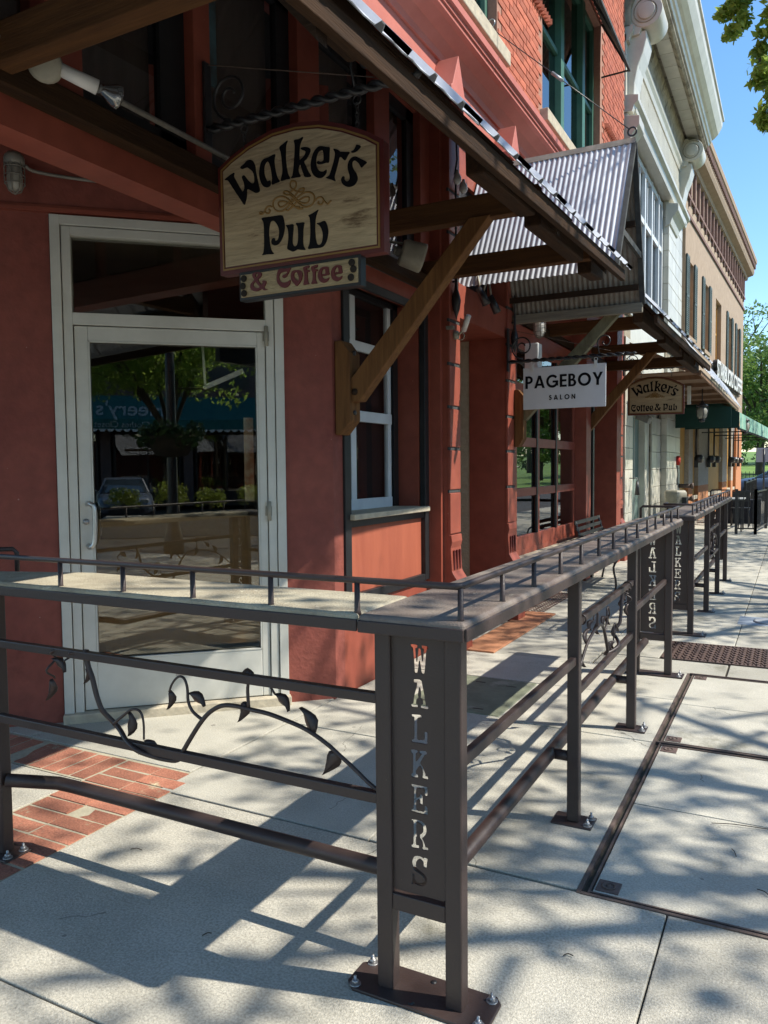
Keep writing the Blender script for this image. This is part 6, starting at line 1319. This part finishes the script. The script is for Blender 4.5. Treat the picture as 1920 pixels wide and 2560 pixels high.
# overhanging twigs low branch at upper right
# ================================================================ ACROSS THE STREET (seen in the glass)
def across(o, ang_, wd, label, aw_m, letters_=None, wall=BRICK2):
    c_, s_ = math.cos(ang_), math.sin(ang_)
    def xf(p): return Vector((o[0]+p[0]*c_-p[1]*s_, o[1]+p[0]*s_+p[1]*c_, p[2]))
    t = thing('shop_building', label, 'building', (o[0],o[1],0))
    mb = MB(xf); mb.box(0,wd,0,6,3.9,7.5); mb.box(0,wd,.6,6,0,3.9); 
    for x in np.arange(0, wd+.1, wd/4): mb.box(float(x)-.2,float(x)+.2,0,.6,0,3.9)
    obj('wall', mb, wall, t)
    for k in range(4):
        x0 = wd/4*k+.3; x1 = wd/4*(k+1)-.3
        f = MB(xf); f.box(x0,x1,.15,.2,.5,.6); f.box(x0,x1,.15,.2,3.0,3.1); f.box(x0,x0+.08,.15,.2,.5,3.1); f.box(x1-.08,x1,.15,.2,.5,3.1); f.box((x0+x1)/2-.03,(x0+x1)/2+.03,.15,.2,.5,3.1); fo = obj('shop_window', f, BLACKP, t)
        p = MB(xf); p.box(x0,x1,.22,.23,.5,3.1); obj('pane', p, GLASSB, fo)
        p = MB(xf); p.box(x0,x1,.0,.25,.0,.5); obj('stall_riser', p, BLACKP, fo)
        w_ = MB(xf); w_.box(x0+.4,x1-.4,-.02,.0,4.9,6.4); obj('upper_window', w_, mat('dark_upper_window', (.05,.06,.07), rough=.15), t)
    a = MB(xf); a.add([(-.2,-1.2,3.55),(wd+.2,-1.2,3.55),(wd+.2,0,4.55),(-.2,0,4.55)],[(0,1,2,3)]); a.add([(-.2,-1.2,3.55),(wd+.2,-1.2,3.55),(wd+.2,-1.2,3.15),(-.2,-1.2,3.15)],[(0,1,2,3)]); at = MB(xf); 
    aw_ = obj('awning', a, aw_m, t)
    sc_ = MB(xf)
    for k in range(int(wd/.3)): sc_.prism([(0,0),(.28,0),(.20,-.10),(.08,-.10)],(k*.3,-1.203,3.15),(1,0,0),(0,0,1),(0,-1,0),.01)
    obj('scalloped_edge', sc_, FIXTW, aw_)
    return t, xf
# corner shop seen in the pub door: faces back toward the door (direction -.68,.73)
oA = Vector((19.6,-13.4,0)); dirx = Vector((-.733,-.68,0)).normalized()
A_, xfA = across((21.4,-12.5,0), math.atan2(-.68,-.733), 13, 'shop across the corner with a teal scalloped awning and display windows', TEAL2, wall=mat('purple_brown_brick', (.12,.085,.085), (.09,.065,.065), scale=6))
me = text("Heery's", .85, .01, (0,0,0), (1,0,0), (0,0,1), bold=.01)
def place_text(me, xf, x, y, z, tilt):
    for v in me.vertices:
        p = v.co.copy(); v.co = xf((p.x+x, y+p.z*tilt*1.0-.03, z+p.z))
    return me
obj('awning_lettering', place_text(me, xfA, 8.7, -1.02, 3.70, 1.2), FIXTW, A_)
me = text("Clothes Closet", .34, .01, (0,0,0), (1,0,0), (0,0,1)); obj('awning_lettering', place_text(me, xfA, 9.0, -1.20, 3.22, 0), FIXTW, A_)
B_, xfB = across((14.5,44.0,0), -math.pi/2, 40, 'brick shops on the opposite side of the main street', TEALD, wall=BRICK2)
sedan((11.6,-14.9,-.15), math.radians(128), 'grey blue sedan stopped in the street behind the viewer', mat('grey_blue_car_paint', (.09,.11,.15), (.08,.10,.14), rough=.22, spec=.8))
lp = thing('street_lamp', 'black street lamp post carrying a hanging flower basket near the corner kerb', 'street lamp', (4.15,-4.45,-.15))
mb = MB(); mb.lathe((4.15,-4.45,-.15),[(.20,0),(.2,.25),(.13,.5),(.10,.9),(.09,3.6),(.07,4.4)],14); obj('pole', mb, BLACKI, lp)
mb = MB(); mb.lathe((4.15,-4.45,4.25),[(.05,0),(.14,.1),(.2,.4),(.12,.6),(0,.7)],14); obj('lamp_globe', mb, JAR, lp)
hb = thing('flower_basket', 'large hanging flower basket of dark foliage on the street lamp', 'basket', (4.15,-4.45,2.0))
mb = MB(); mb.lathe((4.15,-4.45,1.75),[(.0,0),(.3,.05),(.5,.3),(.55,.45),(.1,.45)],18); obj('basket', mb, BARK, hb)
obj('foliage', leaves([(4.15+.45*math.cos(a),-4.45+.45*math.sin(a),2.2+.1*math.sin(3*a)) for a in np.linspace(0,6.2,14)],[.24]*14,90,.07), LEAFD, hb)
mb = MB(xf=lambda q: Vector((7.6+q[0]*.70+q[1]*.71, -7.4+q[0]*.71-q[1]*.70, q[2]-.15))); mb.box(-2.2,2.4,-.5,.5,0,.5); solo('kerb_planter', mb, KERBM, 'low raised stone planter of shrubs in the street behind the viewer', 'planter', bev=.01)
for i, (x, y, r, h_) in enumerate(((6.4,-8.6,.42,.65),(7.2,-7.8,.46,.8),(7.9,-7.1,.42,.6),(8.7,-6.3,.45,.7),(9.2,-5.8,.38,.5))):
    t = thing('kerb_shrub', ['low yellow-green shrub nearest the lamp base','taller yellow-green shrub beside the lamp','rounded yellow-green shrub in the kerb bed','end shrub of the kerb bed toward the first tree','dark red and green shrub at the far end of the kerb bed'][i], 'shrub', (x,y,0))
    mb = MB(); t.location.z = .46
    for k in range(6): mb.tube([(x,y,.46),(x+r*.4*math.cos(k),y+r*.4*math.sin(k),.46+h_*.8)],.008,5)
    obj('stems', mb, BARK, t); obj('foliage', leaves([(x+r*.6*math.cos(k*1.3),y+r*.6*math.sin(k*1.3),h_*(.35+.5*((k*37)%10)/10)+.46) for k in range(12)],[r*.45]*12,60,.045), LEAFY if i != 4 else LEAFD, t)
